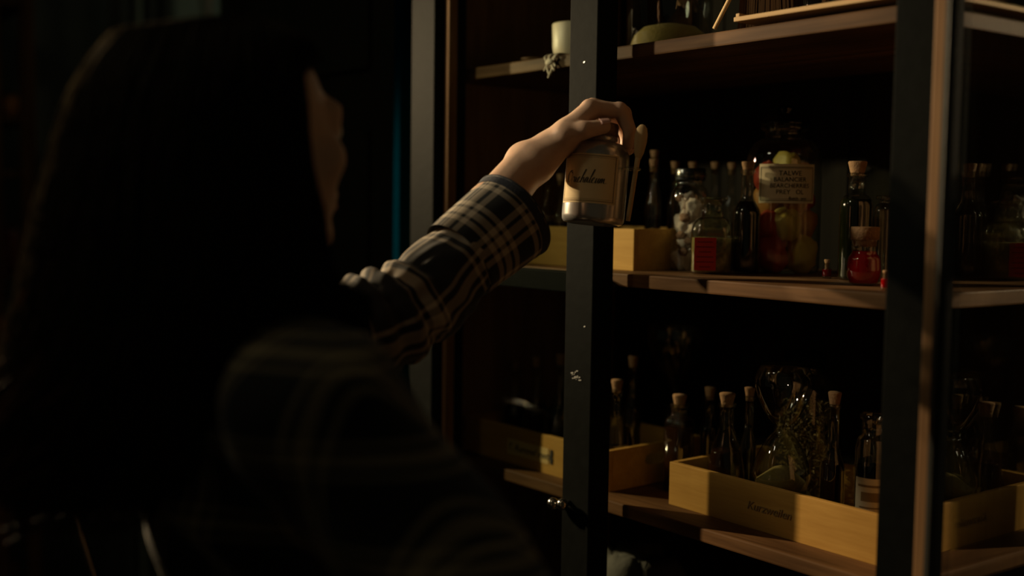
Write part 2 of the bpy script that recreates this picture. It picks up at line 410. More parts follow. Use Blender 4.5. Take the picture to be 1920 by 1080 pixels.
def crate(x0, x1, y, z, label, rotz=0, depth=.21, h=.064):
    r = empty('wooden_box', ((x0 + x1) / 2, y, z), label, 'box', 'pale wooden boxes on the shelves', rotz=rotz)
    l = (x1 - x0) / 2; t = .0085
    box('front_board', (-l, 0, 0), (l, t, h), 'boxw', r, .0012); box('back_board', (-l, depth - t, 0), (l, depth, h), 'boxw', r, .0012)
    for s in (-1, 1): panel_hole('end_board', depth - 2 * t, h, t, (.026, .0095, h * .62), 'boxw', r, (s * (l - t / 2), depth / 2, 0))
    box('bottom_board', (-l + t, t, .001), (l - t, depth - t, .007), 'boxw', r, 0)
    return r
b1 = crate(-1.597, -1.207, .060, ZM, 'pale wooden box of corked bottles on the middle shelf')
b2 = crate(-1.596, -1.2225, .032, ZL, 'pale wooden box with inked name and black mark behind left glass')
b3 = crate(-1.119, -.752, .052, ZL, 'pale wooden box with shadow across its front, nearest on lower shelf', rotz=-.02)
box('paper_strip', (-.062, -.0006, .017), (.045, .0002, .043), 'kraft', b2, 0)
text_mesh('lettering', 'T. Rummel mets', .0165, 'ink', b2, Matrix.Translation((-.005, -.0008, .0295)) @ FRONT, .3)
bm = bmesh.new(); 
for i in range(5):
    mt_ = Matrix.Translation((.0525 + .0006 * math.sin(i * 2.2), -.0009, .021 + .0047 * i)) @ Matrix.Diagonal((.0052 + .0012 * (i % 2), .0008, .0046, 1))
    bmesh.ops.create_cube(bm, size=1, matrix=mt_)
bmobj('stamp_mark', bm, 'ink', b2)
text_mesh('lettering', 'Kurzweilen', .0165, 'rule', b3, Matrix.Translation((.002, -.0008, .032)) @ FRONT, .3)

# ------------------------------------------------------------------ bottles
def arc(r0, z0, r1, z1, n=8, kind=0):
    """smooth S or rounded shoulder from (r0,z0) to (r1,z1)"""
    o = []
    for i in range(1, n + 1):
        t = i / n
        if kind == 0: s = t * t * (3 - 2 * t); o.append((r0 + (r1 - r0) * s, z0 + (z1 - z0) * t))
        else: o.append((r1 + (r0 - r1) * math.cos(t * math.pi / 2), z0 + (z1 - z0) * math.sin(t * math.pi / 2)))
    return o
def bottle_prof(R, H, nr, nh, sh, kind=1):
    hb = H - nh - sh
    return [(0, .0015), (R * .75, .0015), (R * .86, 0), (R * .96, .0015), (R, .006), (R, hb)] + arc(R, hb, nr, hb + sh, 8, kind) + [(nr, H - .006), (nr * 1.22, H - .0055), (nr * 1.25, H - .003), (nr * 1.2, H), (nr * .88, H), (nr * .85, H - .006)]
def flask_prof(R, H, nr, body):
    o = [(0, .0015), (R * .55, 0)]
    for i in range(1, 13):
        t = i / 12 * 2.55; o.append((max(nr, R * math.sin(.55 + t * .98)), body * (1 - math.cos(t)) / (1 - math.cos(2.55))))
    return o + arc(o[-1][0], body, nr, body + (H - body) * .3, 4) + [(nr, H - .006), (nr * 1.25, H - .005), (nr * 1.25, H), (nr * .88, H)]
def fill_prof(prof, level, k=.93):
    o = [(0, .003)]
    for r, z in prof[1:]:
        if z >= level: break
        o.append((max(r * k, 0), max(z, .003)))
    lr = np.interp(level, [p[1] for p in prof[2:]], [p[0] for p in prof[2:]])
    return o + [(lr * k, level), (0, level)]
def cork_part(root, nr, z, h, out, flare=1.12):
    return lathe('cork', [(0, z - h + out), (nr * .80, z - h + out), (nr * .84, z), (nr * flare, z + out - .002), (nr * flare * .94, z + out), (0, z + out)], 'cork', root, 20, wob=.05)
GRP = 'corked bottles on the cabinet shelves'
def bottle(name, label, x, y, z, R, H, nr, nh, sh, gl, liq, level, corkout=.009, sq=2., kind=1, group=GRP, cat='bottle', flask=0):
    """H includes the cork that stands out of the neck"""
    r = empty(name, (x, y, z), label, cat, group)
    Hg = H - corkout
    p = flask_prof(R, Hg, nr, flask) if flask else bottle_prof(R, Hg, nr, nh, sh, kind)
    lathe('glass_body', p, gl, r, 40, sq=sq)
    if liq: lathe('liquid', fill_prof(p, level), liq, r, 36, sq=sq)
    if corkout: cork_part(r, nr, Hg, .020, corkout)
    return r
zb = ZM + .0072; zl = ZL + .0072     # box bottoms
# --- middle shelf
mb = bottle('storage_bottle', 'tall glass bottle of white marshmallow chunks with black lid', -1.177, .15, ZM, .0285, .150, .0205, .020, .022, 'glass_heavy', None, 0, 0, group='food jars on the middle shelf', cat='bottle')
lathe('lid', closed([(0, .139), (.0225, .139), (.0232, .141), (.0232, .156), (.022, .158)]), 'blacklid', mb, 32)
ML = ['pale marshmallow chunk at the bottom left of the black-lidded bottle', 'pale marshmallow chunk at the bottom right of the black-lidded bottle', 'pale marshmallow chunk in the middle of the black-lidded bottle', 'pale marshmallow chunk right of centre in the black-lidded bottle', 'pale marshmallow chunk left of centre in the black-lidded bottle', 'pale marshmallow chunk at the top right under the black lid', 'pale marshmallow chunk at the top left under the black lid', 'pale marshmallow chunk at the back of the black-lidded bottle']
chs = [(-.007, -.006, .019, .016), (.009, -.004, .022, .015), (-.002, -.004, .048, .017), (.008, .002, .066, .016), (-.008, -.004, .078, .017), (.010, -.004, .098, .017), (-.009, .0, .106, .016), (.002, .008, .090, .015)]
for i, (dx, dy, dz, r) in enumerate(chs):
    tag(blob('marshmallow', (-1.177 + dx, .15 + dy, ZM + dz), (r * random.uniform(.75, 1.0), r * .72, r * random.uniform(.85, 1.3)), 'chunk', i + 1, None, .75, 3, [(.7, -.7, random.uniform(-.6, .6)), (random.uniform(-1, 1), -.5, random.uniform(-1, 1)), (random.uniform(-1, 1), -.6, 1), (-1, -.3, random.uniform(-1, 1)), (1, 0, -.5)]),
        ML[i], 'marshmallow', 'marshmallows in the bottle')
for i, (dx, dy, dz, r) in enumerate(((.004, -.017, .030, .009), (-.004, -.014, .055, .009), (.001, -.012, .082, .010), (-.013, -.008, .112, .008), (.012, -.013, .046, .008))):
    tag(blob('dried_mushroom', (-1.177 + dx, .15 + dy, ZM + dz), (r, r * .6, r * .7), 'chunkbrown', i + 20), 'brown dried piece wedged ' + ('low between the bottom', 'below the middle', 'above the middle', 'high beside the top left', 'right of the middle')[i] + ' marshmallow chunks', 'dried piece', 'brown pieces in the bottle')
# apothecary bottle
ap = empty('apothecary_bottle', (-1.109, .125, ZM), 'squat glass apothecary bottle of dried herbs with red label', 'bottle'); ap.rotation_euler.z = .65
pa = [(0, .0015), (.029, 0), (.0305, .004), (.0305, .058)] + arc(.0305, .058, .0165, .084, 8, 1) + [(.0155, .100), (.018, .106), (.0225, .109), (.0225, .113), (.014, .113), (.0125, .106)]
lathe('glass_body', pa, 'glass_heavy', ap, 40, sq=3.4)
lathe('stopper', [(0, .088), (.011, .088), (.0135, .109), (.0, .110)], 'glass_heavy', ap, 24)
tag(lathe('dried_herbs', fill_prof(pa, .053, .93) , 'herbg', ap, 36, sq=3.4, wob=.06), None, None, None, 'stuff')
lb = box('label', (-.0245, -.0335, .006), (.0070, -.0322, .054), 'redlabel', ap, 0); lb.rotation_euler.z = .05
for k, ww in enumerate((.011, .013, .009, .012, .013, .008)):
    box('label_print', (-.009 - ww, -.0338, .047 - k * .0073), (-.009 + ww, -.0334, .0483 - k * .0073), 'redprint', lb, 0)
bottle('dark_bottle', 'slim corked bottle of black liquid in front of the fruit jar', -1.083, .172, ZM, .0205, .167, .0088, .036, .030, 'glass', 'blackliq', .108, .012, kind=0)
# big fruit jar
fj = empty('fruit_jar', (-1.078, .25, ZM), 'large glass jar of fruit pieces with printed white label', 'jar')
pf = [(0, .002), (.050, 0), (.056, .003), (.0575, .010), (.0575, .165)] + arc(.0575, .165, .030, .205, 8, 1) + [(.030, .214), (.037, .218), (.037, .223), (.028, .223)]
lathe('glass_body', pf, 'glass_heavy', fj, 56)
lathe('lid', [(0, .223), (.038, .223), (.039, .229), (.030, .236), (.012, .239), (.011, .244), (.016, .249), (.012, .255), (0, .256)], 'glass_smoke', fj, 40)
fr = [(-.022, -.028, .030, .030, 'fruitr'), (.030, -.024, .030, .029, 'fruity'), (.0, .02, .032, .03, 'fruito'), (-.026, -.020, .072, .027, 'fruitr'), (.000, -.034, .074, .027, 'fruity'), (.034, -.018, .076, .025, 'fruito'),
      (-.028, -.014, .112, .026, 'fruito'), (.012, -.026, .112, .026, 'fruito'), (.034, -.006, .112, .023, 'fruitr'), (-.030, -.018, .146, .024, 'fruitr'), (.004, -.012, .160, .026, 'fruity'), (.034, -.004, .148, .021, 'fruitr'), (-.014, .022, .118, .028, 'fruitr')]
FL = ['red fruit piece at the lower left of the large jar', 'yellow fruit wedge at the lower right of the large jar', 'orange fruit piece at the bottom back of the large jar', 'red fruit piece left of the big yellow wedge in the jar', 'large yellow fruit wedge just below the printed label', 'orange fruit piece right of the yellow wedge in the jar', 'orange fruit piece behind the left half of the label', 'orange fruit piece behind the middle of the label', 'red fruit piece behind the right half of the label', 'red fruit piece showing left of the printed label', 'yellow fruit piece on top, peeking above the label', 'red fruit piece above the right end of the label', 'red fruit piece at the back of the large jar']
nm = {'fruity': ('yellow', 'fruit_wedge'), 'fruitr': ('red', 'fruit_piece'), 'fruito': ('orange', 'fruit_piece')}
for i, (dx, dy, dz, r, mt_) in enumerate(fr):
    a = .9 
    ox, oy = dx * .72 - dy * .69, dx * .69 * 1. + dy * .72      # turn toward the viewer side
    ox, oy = dx * .63 * 1 + (-dy) * .70, dx * .777 + dy * .63
    tag(blob(nm[mt_][1], (-1.078 + ox * .85, .25 + oy * .85, ZM + dz), (r * .85, r * .8, r), mt_, i + 40, None, .3, 3,
             [(random.uniform(-1, 1), -1, random.uniform(-.5, 1)), (1, random.uniform(-.5, .5), random.uniform(-1, .6))] if mt_ != 'fruitr' else None),
        FL[i], 'fruit', nm[mt_][0] + ' fruit pieces in the jar')
# printed label turned toward the room
lr = empty('tmp', (0, 0, 0)); bpy.data.objects.remove(lr)
phi = math.radians(-52)          # direction of the label centre on the jar
def on_cyl(R, a0, s, z): a = a0 + s / R; return (R * math.cos(a), R * math.sin(a), z)
def cyl_patch(name, R, a0, w0, z0, z1, mat, parent, n=24, rz=1):
    V = []; Fc = []
    for i in range(n + 1):
        for z in (z0, z1): V.append(on_cyl(R, a0, -w0 / 2 + w0 * i / n, z))
    for i in range(n): Fc.append((2 * i, 2 * i + 2, 2 * i + 3, 2 * i + 1))
    return obj(name, V, Fc, mat, parent, True)
def wrap(o, R, a0):
    """bend a text mesh drawn in x (right), y (up) onto a cylinder"""
    for v in o.data.vertices:
        s, zz, d = v.co.x, v.co.y, v.co.z; a = a0 + s / (R + d); v.co = ((R + d) * math.cos(a), (R + d) * math.sin(a), zz)
cyl_patch('label', .0582, phi + .10, .088, .106, .164, 'paperw', fj)
for w0, z0, z1 in ((.082, .1585, .1595), (.082, .1095, .1105), (.082, .1568, .1572), (.082, .1123, .1127)): cyl_patch('label_rule', .0584, phi + .10, w0, z0, z1, 'ink', fj)
for s in (-.041, .041): cyl_patch('label_rule', .0584, phi + .10 + s / .0584, .001, .1095, .1595, 'ink', fj, 2)
for k, (tx, sz) in enumerate((('TALWE', .0105), ('BALANCIER', .0095), ('BEARCHERRIES', .0090), ('PREY   OL', .0095), ('Batch  ano', .0065))):
    t = text_mesh('lettering', tx, sz, 'ink', fj, Matrix.Translation((.004 + (.012 if k == 4 else 0), .150 - k * .0092, 0)), 0, .0002); wrap(t, .0585, phi + .10)
bottle('oil_bottle', 'green oil bottle with cork standing behind the red jar', -.907, .19, ZM, .0225, .164, .0115, .030, .018, 'glass', 'greenliq', .112, .016)
rj = empty('red_jar', (-.832, .10, ZM), 'small round jar of bright red liquid with wide cork', 'jar')
pr = [(0, .0015), (.012, 0), (.0180, .004), (.0212, .012), (.0222, .022), (.0210, .033)] + arc(.0210, .033, .0155, .044, 6, 0) + [(.0165, .056), (.0175, .057), (.0175, .0585), (.014, .0585)]
lathe('glass_body', pr, 'glass', rj, 40); lathe('liquid', fill_prof(pr, .044, .94), 'redliq', rj, 36)
lathe('cork', [(0, .05), (.0140, .05), (.0150, .0585), (.0175, .0588), (.0180, .0740), (.0172, .0752), (0, .0755)], 'cork', rj, 28, wob=.04)
bottle('tiny_vial', 'tiny vial of red liquid with ball stopper beside the oil bottle', -.948, .185, ZM, .0066, .027, .0036, .006, .005, 'glass', 'redglass', .013, .005, group='tiny red vials')
bottle('tiny_vial', 'tiny red vial at the shelf edge beside the right post', -.765, .045, ZM, .0056, .024, .0034, .005, .004, 'glass', 'redliq', .014, .003, group='tiny red vials')
cj = bottle('clear_jar', 'empty clear glass jar behind the red jar', -.893, .255, ZM, .024, .118, .018, .012, .012, 'glass', None, 0, 0, cat='jar', group='clear jars')
# slim corked bottles in the middle box and behind it
slim = [(-1.302, .20, zb, .0120, .185, 'blackliq', 'slim corked bottle in the middle box, tallest beside the spoon'),
        (-1.270, .165, zb, .0135, .168, 'blackliq', 'corked clear bottle half full at the front of the middle box'),
        (-1.297, .245, zb, .0120, .168, 'brownliq', 'slim corked bottle at the back right of the middle box'),
        (-1.300, .292, ZM, .0122, .176, 'blackliq', 'slim corked bottle behind the box, left of the marshmallow lid'),
        (-1.283, .33, ZM, .0122, .177, 'brownliq', 'slim corked bottle behind the marshmallow bottle'),
        (-1.246, .33, ZM, .0122, .175, 'blackliq', 'slim corked bottle standing behind the herb bottle'),
        (-1.494, .13, zb, .0160, .150, 'blackliq', 'dark corked bottle behind left glass, just under the hand'),
        (-1.455, .13, zb, .0150, .146, 'brownliq', 'brown corked bottle behind left glass, beside the held jar')]
for x, y, z, R, H, lq, lab in slim:
    bottle('slim_bottle', lab, x, y, z, R, H, .0068, .040, .026, 'glass', lq, H * .42, .011, kind=0)
# --- lower shelf, left box
for x, R, H, lq, lab in ((-1.560, .0215, .152, 'brownliq', 'corked bottle in the lower left box, leftmost'), (-1.500, .0220, .166, 'amberliq', 'amber corked bottle in the middle of the lower left box'), (-1.436, .0235, .178, 'blackliq', 'black corked bottle beside the middle post, lower box')):
    bottle('tincture_bottle', lab, x, .12, zl, R, H, .0085, .036, .045, 'glass', lq, H * .48, .018, kind=0)
bottle('round_flask', 'small round corked flask right of the middle post, lower shelf', -1.262, .085, zl, .0225, .158, .0085, 0, 0, 'glass', 'blackliq', .05, .014, flask=.110)
bottle('slim_bottle', 'tall corked bottle behind the round flask, lower shelf', -1.292, .15, zl, .0150, .188, .0075, .045, .03, 'glass', 'brownliq', .10, .018, kind=0)
gb = empty('glass_goblet', (-1.318, .28, ZL), 'large clear glass goblet standing at the back of lower shelf', 'goblet')
lathe('glass_body', [(0, .002), (.040, 0), (.041, .002), (.020, .008), (.006, .016), (.0045, .03), (.0045, .105), (.007, .125), (.015, .140), (.032, .163), (.044, .187), (.049, .210), (.050, .228), (.0485, .243), (.0475, .243), (.0488, .226), (.047, .205), (.030, .164), (.012, .141), (0, .130)], 'glass', gb, 56)
# --- lower shelf, front box
bottle('square_bottle', 'dark square corked bottle at the left of front lower box', -1.165, .125, ZL, .0195, .151, .0100, .020, .016, 'glass', 'brownliq', .100, .014, sq=4.5)
bottle('slim_bottle', 'slim corked bottle behind the box, next to the square bottle', -1.169, .20, zl, .0150, .148, .0080, .030, .025, 'glass', 'blackliq', .085, .014, kind=0)
bottle('round_flask', 'corked conical flask of dark liquid with shiny neck, front lower box', -1.067, .12, zl, .0285, .160, .0105, 0, 0, 'glass', 'brownliq', .075, .015, flask=.118)
bottle('slim_bottle', 'thin dark bottle between the conical flask and the hourglass', -1.058, .16, zl, .0120, .166, .0070, .05, .03, 'glass', 'blackliq', .11, .012, kind=0)
hg = empty('hourglass', (-.955, .105, zl), 'clear glass hourglass on ochre wooden base in front lower box', 'hourglass')
lathe('base', closed([(0, 0), (.039, 0), (.041, .004), (.041, .036), (.039, .039)]), 'sand', hg, 48)
hp = [(.030, .040)]
for i in range(0, 25):
    t = i / 24; z = .040 + .175 * t
    rr = .0035 + .0395 * (abs(math.cos(math.pi * t)) ** .62) * (1 - .25 * max(0, abs(2 * t - 1) - .75) / .25)
    hp.append((rr, z))
lathe('glass_body', hp + [(0, .2155)], 'glass_heavy', hg, 48)
lathe('sand', [(0, .0405), (.034, .041), (.033, .055), (.012, .072), (0, .076)], 'sand', hg, 36, wob=.05)
hj = empty('herb_jar', (-.995, .205, zl), 'tall glass jar of dried yellow flowers with grey lid, behind hourglass', 'jar')
ph = [(0, .002), (.038, 0), (.043, .005), (.043, .165)] + arc(.043, .165, .026, .190, 6, 1) + [(.026, .198), (.03, .20), (.03, .203), (.024, .203)]
lathe('glass_body', ph, 'glass', hj, 48)
lathe('lid', closed([(0, .203), (.029, .203), (.030, .206), (.030, .220), (.028, .2225)]), 'steel', hj, 36)
V = []; Fc = []
for i in range(1500):
    a = random.uniform(0, 6.283); rr = .037 * math.sqrt(random.random()); z = random.uniform(.006, .155)
    c = Vector((rr * math.cos(a), rr * math.sin(a), z)); d = Vector((random.gauss(0, 1), random.gauss(0, 1), random.gauss(0, 1))).normalized(); e = d.orthogonal().normalized()
    l = random.uniform(.003, .008); wd = random.uniform(.0012, .003); k = len(V); f = d.cross(e) * .0012
    V += [c - d * l, c + e * wd + f, c + d * l, c - e * wd + f]; Fc += [(k, k + 1, k + 2, k + 3)]
tag(obj('dried_flowers', V, Fc, 'herb', hj), None, None, None, 'stuff')
bottle('slim_bottle', 'corked bottle with thin neck right of the dried flower jar', -.886, .125, zl, .0165, .186, .0080, .055, .035, 'glass', 'brownliq', .09, .016, kind=0)
lj = empty('labelled_jar', (-.815, .11, zl), 'glass jar with worn white label beside the right post', 'jar')
pl = [(0, .002), (.020, 0), (.0225, .004), (.0225, .120)] + arc(.0225, .120, .015, .140, 6, 1) + [(.015, .160), (.018, .162), (.018, .168), (.013, .168)]
lathe('glass_body', pl, 'glass', lj, 40); lathe('liquid', fill_prof(pl, .10), 'blackliq', lj, 36)
cyl_patch('label', .0230, math.radians(-60), .046, .018, .088, 'paperw', lj)
for k, (z, h, ww) in enumerate(((.078, .003, .036), (.064, .012, .026), (.050, .002, .030), (.043, .002, .034), (.036, .002, .028), (.026, .004, .036))):
    cyl_patch('label_print', .0232, math.radians(-60), ww, z - h / 2, z + h / 2, 'rule', lj, 12)
bottle('clear_jar', 'clear glass jar at the back beside the right post, lower shelf', -.86, .215, zl, .026, .150, .018, .014, .014, 'glass', None, 0, 0, cat='jar', group='clear jars')
# --- top shelf
cu = empty('cup', (-1.352, .060, ZT), 'small off-white ceramic cup on the upper left shelf', 'cup')
lathe('cup_body', [(0, .001), (.026, 0), (.030, .003), (.0335, .02), (.0345, .056), (.0335, .058), (.0315, .056), (.030, .02), (.02, .008), (0, .007)], 'white', cu, 44)
sx, sz = -1.336, ZT
st = empty('string_tassel', (sx, -.002, sz), 'white knotted string hanging over the upper shelf edge', 'string')
for k, (dx, l, b) in enumerate(((0, .030, .003), (.006, .034, -.004), (.011, .024, .004), (-.005, .022, -.003), (.015, .018, .003))):
    pts = catmull([(dx, .030, .0025), (dx + b * .3, .006, .0028), (dx + b, -.0045, -.002), (dx - b, -.0042, -l * .5), (dx + b * 1.2, -.005, -l)], 6)
    tube('strand', pts, .0017, 'string', st, 7)
blob('knot', (.004, -.006, -.010), (.009, .004, .005), 'string', 91, st, .4, 2)
bx = empty('small_dish', (-1.415, .035, ZT), 'shallow dark dish lying on the upper left shelf', 'dish')
lathe('dish_body', [(0, .0), (.018, 0), (.026, .006), (.0255, .0068), (.017, .002), (0, .0015)], 'darkwood', bx, 32)
yj = empty('powder_jar', (-1.205, .125, ZT), 'wide glass jar with yellow powder on the top shelf', 'jar')
py = [(0, .002), (.060, 0), (.066, .005), (.066, .150)] + arc(.066, .15, .05, .17, 5, 1) + [(.05, .19), (.046, .19)]
lathe('glass_body', py, 'glass_heavy', yj, 56)
tag(lathe('powder', [(0, .004), (.06, .004), (.061, .012), (.055, .030), (.040, .042), (.018, .047), (0, .048)], 'sand', yj, 40, wob=.05), None, None, None, 'stuff')
sk = empty('wooden_stick', (-1.001, -.006, ZT), 'thin pale wooden stick leaning up from the top shelf', 'stick')
tube('stick_body', [(0, 0, .003), (.030, .020, .075), (.085, .06, .21), (.120, .09, .30)], [.0028, .003, .003, .0026], 'palewood', sk, 10)
br = empty('bristle_broom', (-1.01, .12, ZT), 'dark bristle hand broom standing on the top shelf', 'broom')
V = []; Fc = []
for i in range(420):
    x = random.uniform(-.05, .05); y = random.uniform(-.014, .014); k = len(V); sp = random.uniform(-.2, .2) * .03
    for (px, pz) in ((x + sp, 0.001), (x * .8, .13)):
        for j in range(3): V.append((px + .0009 * math.cos(j * 2.09), y + .0009 * math.sin(j * 2.09), pz))
    for j in range(3): Fc.append((k + j, k + (j + 1) % 3, k + 3 + (j + 1) % 3, k + 3 + j))
tag(obj('bristles', V, Fc, 'darkwood', br), None, None, None, 'stuff')
box('broom_head', (-.047, -.018, .125), (.047, .018, .155), 'darkwood', br, .004)
tr = empty('wooden_tray', (-.83, .08, ZT), 'flat pale wooden tray overhanging the front of the top shelf', 'tray')
for x in (-.10, .09): box('foot', (x, -.05, 0), (x + .02, .12, .0065), 'darkwood', tr, .001)
box('tray_board', (-.132, -.094, .0065), (.135, .14, .0125), 'traywood', tr, .0012)
box('rim', (-.132, -.090, .0125), (-.126, .14, .0175), 'traywood', tr, .001)
box('rim', (.129, -.090, .0125), (.135, .14, .0175), 'traywood', tr, .001)
box('rim', (-.126, .134, .0125), (.129, .14, .0175), 'traywood', tr, .001)
bottle('slim_bottle', 'clear bottle standing on the tray on the top shelf', -.93, .12, ZT + .0127, .018, .17, .008, .04, .03, 'glass', 'blackliq', .05, .014, kind=0)
# --- bottom: cloth sack
def sack():
    V = []; Fc = []; n = 48; mm = 22
    for i in range(mm + 1):
        t = i / mm; R = (.085 * (1 - .15 * t) if t < .75 else .085 * (.8875 - 2.2 * (t - .75))); z = .27 * t - (.02 if t > .9 else 0)
        for k in range(n):
            a = 2 * math.pi * k / n; c, s = math.cos(a), math.sin(a)
            f = 1 + .13 * noise.noise(Vector((c * 2, s * 2, t * 3.2))) + .06 * math.sin(a * 7 + 3 * noise.noise(Vector((c, s, t * 5)))) * (t ** 1.5)
            V.append((R * f * c, R * f * s * .9, max(0, z + .012 * noise.noise(Vector((c * 3, s * 3, 4 + t))) * t)))
    for i in range(mm):
        for k in range(n): a, b = i * n + k, i * n + (k + 1) % n; Fc.append((a, b, b + n, a + n))
    Fc.append(tuple(range(n))[::-1]); Fc.append(tuple(range(mm * n, mm * n + n)))
    return obj('cloth_sack', V, Fc, 'cloth', None, True, None, (-1.235, .12, .69))
tag(sack(), 'crumpled grey-green cloth sack on the bottom shelf', 'sack')

# ------------------------------------------------------------------ far side of the room
bc = empty('bookcase', (-3.66, -.20, 0), 'dark wooden bookcase at the far left of the room', 'bookcase')
box('upright', (.12, -.075, 0), (.16, -.045, 2.3), 'darkwood', bc); box('upright', (.12, .015, 0), (.16, .052, 2.3), 'darkwood', bc)
box('upright', (.12, -.60, 0), (.16, -.56, 2.3), 'darkwood', bc)
box('upright', (-.24, -.60, 0), (-.20, -.56, 2.3), 'darkwood', bc); box('upright', (-.24, .015, 0), (-.20, .052, 2.3), 'darkwood', bc)
for z in (.30, .62, .94, 1.26, 1.56, 1.72, 2.06): box('shelf', (-.24, -.60, z - .02), (.155, .05, z), 'darkwood', bc)
k = 0
for z, items in ((1.72, [(-.005, .062, .075, 'amberglass', 'amber glazed jar on the upper shelf of the far bookcase'), (-.14, .05, .12, 'bookred', 'red-brown tin jar on the upper far bookcase shelf')]),
                 (1.26, [(-.02, .05, .15, 'bookred', 'tall red-brown jar on the far bookcase, middle shelf'), (-.15, .055, .13, 'amberglass', 'amber jar at the left of the far bookcase, middle shelf')]),
                 (.94, [(-.03, .045, .16, 'bookblue', 'blue glazed jar on the lower shelf of the far bookcase'), (-.135, .04, .18, 'bookblue', 'tall blue jar at the left edge of the far bookcase')])):
    for dy, R, H, mt_, lab in items:
        j = empty('storage_jar', (-3.60, -.20 + dy, z), lab, 'jar', 'jars on the far bookcase')
        lathe('jar_body', closed([(0, 0), (R * .8, 0), (R, .01), (R, H * .7), (R * .8, H * .84), (R * .7, H * .86)]), mt_, j, 28)
        lathe('lid', closed([(0, H * .86), (R * .78, H * .86), (R * .78, H * .93), (R * .3, H * .96), (R * .25, H)]), 'darkwood', j, 24)
hn = empty('wall_horn', (-3.93, .592, 2.05), 'pale curved horn hanging on the far grey-green door', 'horn')
tube('horn_body', catmull([(0, .002, .075), (.012, -.008, .12), (.022, -.006, .20), (.016, .016, .29), (0, .05, .36)], 8), [.004 + .011 * (i / 32) for i in range(33)], 'horn', hn, 14)
tube('hook', [(-.012, .05, .37), (.01, .05, .37), (.012, .05, .385)], .003, 'steel', hn, 8)
chh = empty('metal_chair', (-1.95, -.62, 0), 'worn steel-framed chair with wooden seat behind the woman', 'chair')
def cl(p): return (p[0] + 1.95, p[1] + .62, p[2])
tube('back_upright', [cl(p) for p in ((-1.75, -.489, 1.02), (-1.75, -.4725, .945), (-1.75, -.449, .857), (-1.75, -.40, .66), (-1.75, -.36, .47))], .0075, 'chrome', chh, 14)
tube('back_upright', [cl(p) for p in ((-2.10, -.525, 1.02), (-2.10, -.508, .945), (-2.10, -.485, .857), (-2.10, -.43, .66), (-2.10, -.39, .47))], .0075, 'chrome', chh, 14)
tube('back_rail', [cl(p) for p in ((-1.75, -.489, 1.02), (-1.92, -.52, 1.03), (-2.10, -.525, 1.02))], .0075, 'chrome', chh, 12)
box('seat', cl((-2.12, -.38, .45)), cl((-1.73, .0, .475)), 'darkwood', chh, .006)
for p, q in (((-1.75, -.36, .46), (-1.75, -.42, 0)), ((-2.10, -.36, .46), (-2.10, -.42, 0)), ((-1.75, -.03, .455), (-1.75, .0, 0)), ((-2.10, -.03, .455), (-2.10, .0, 0))):
    tube('leg', [cl(p), cl(q)], .009, 'chrome', chh, 12)
# spot fixture that throws the light (above the frame)
sl = empty('spot_lamp', (-2.9, -.81, 2.08), 'black twin spot lamp on a ceiling rod left of the cabinet', 'lamp')
tube('rod', [(-.10, -.03, -.24), (-.10, -.03, .7)], .008, 'lampshade', sl, 10)
for z in (-.20, -.08):
    d = Vector((1.9, .84, -.6)).normalized(); c0 = Vector((0, 0, z)) - d * .006
    tube('lamp_head', [c0 - d * .085, c0 - d * .08, c0 - d * .02, c0 - d * .008], [.010, .026, .030, .030], 'lampshade', sl, 24)
    tube('arm', [c0 - d * .06, Vector((-.10, -.03, z - .01))], .005, 'lampshade', sl, 8)

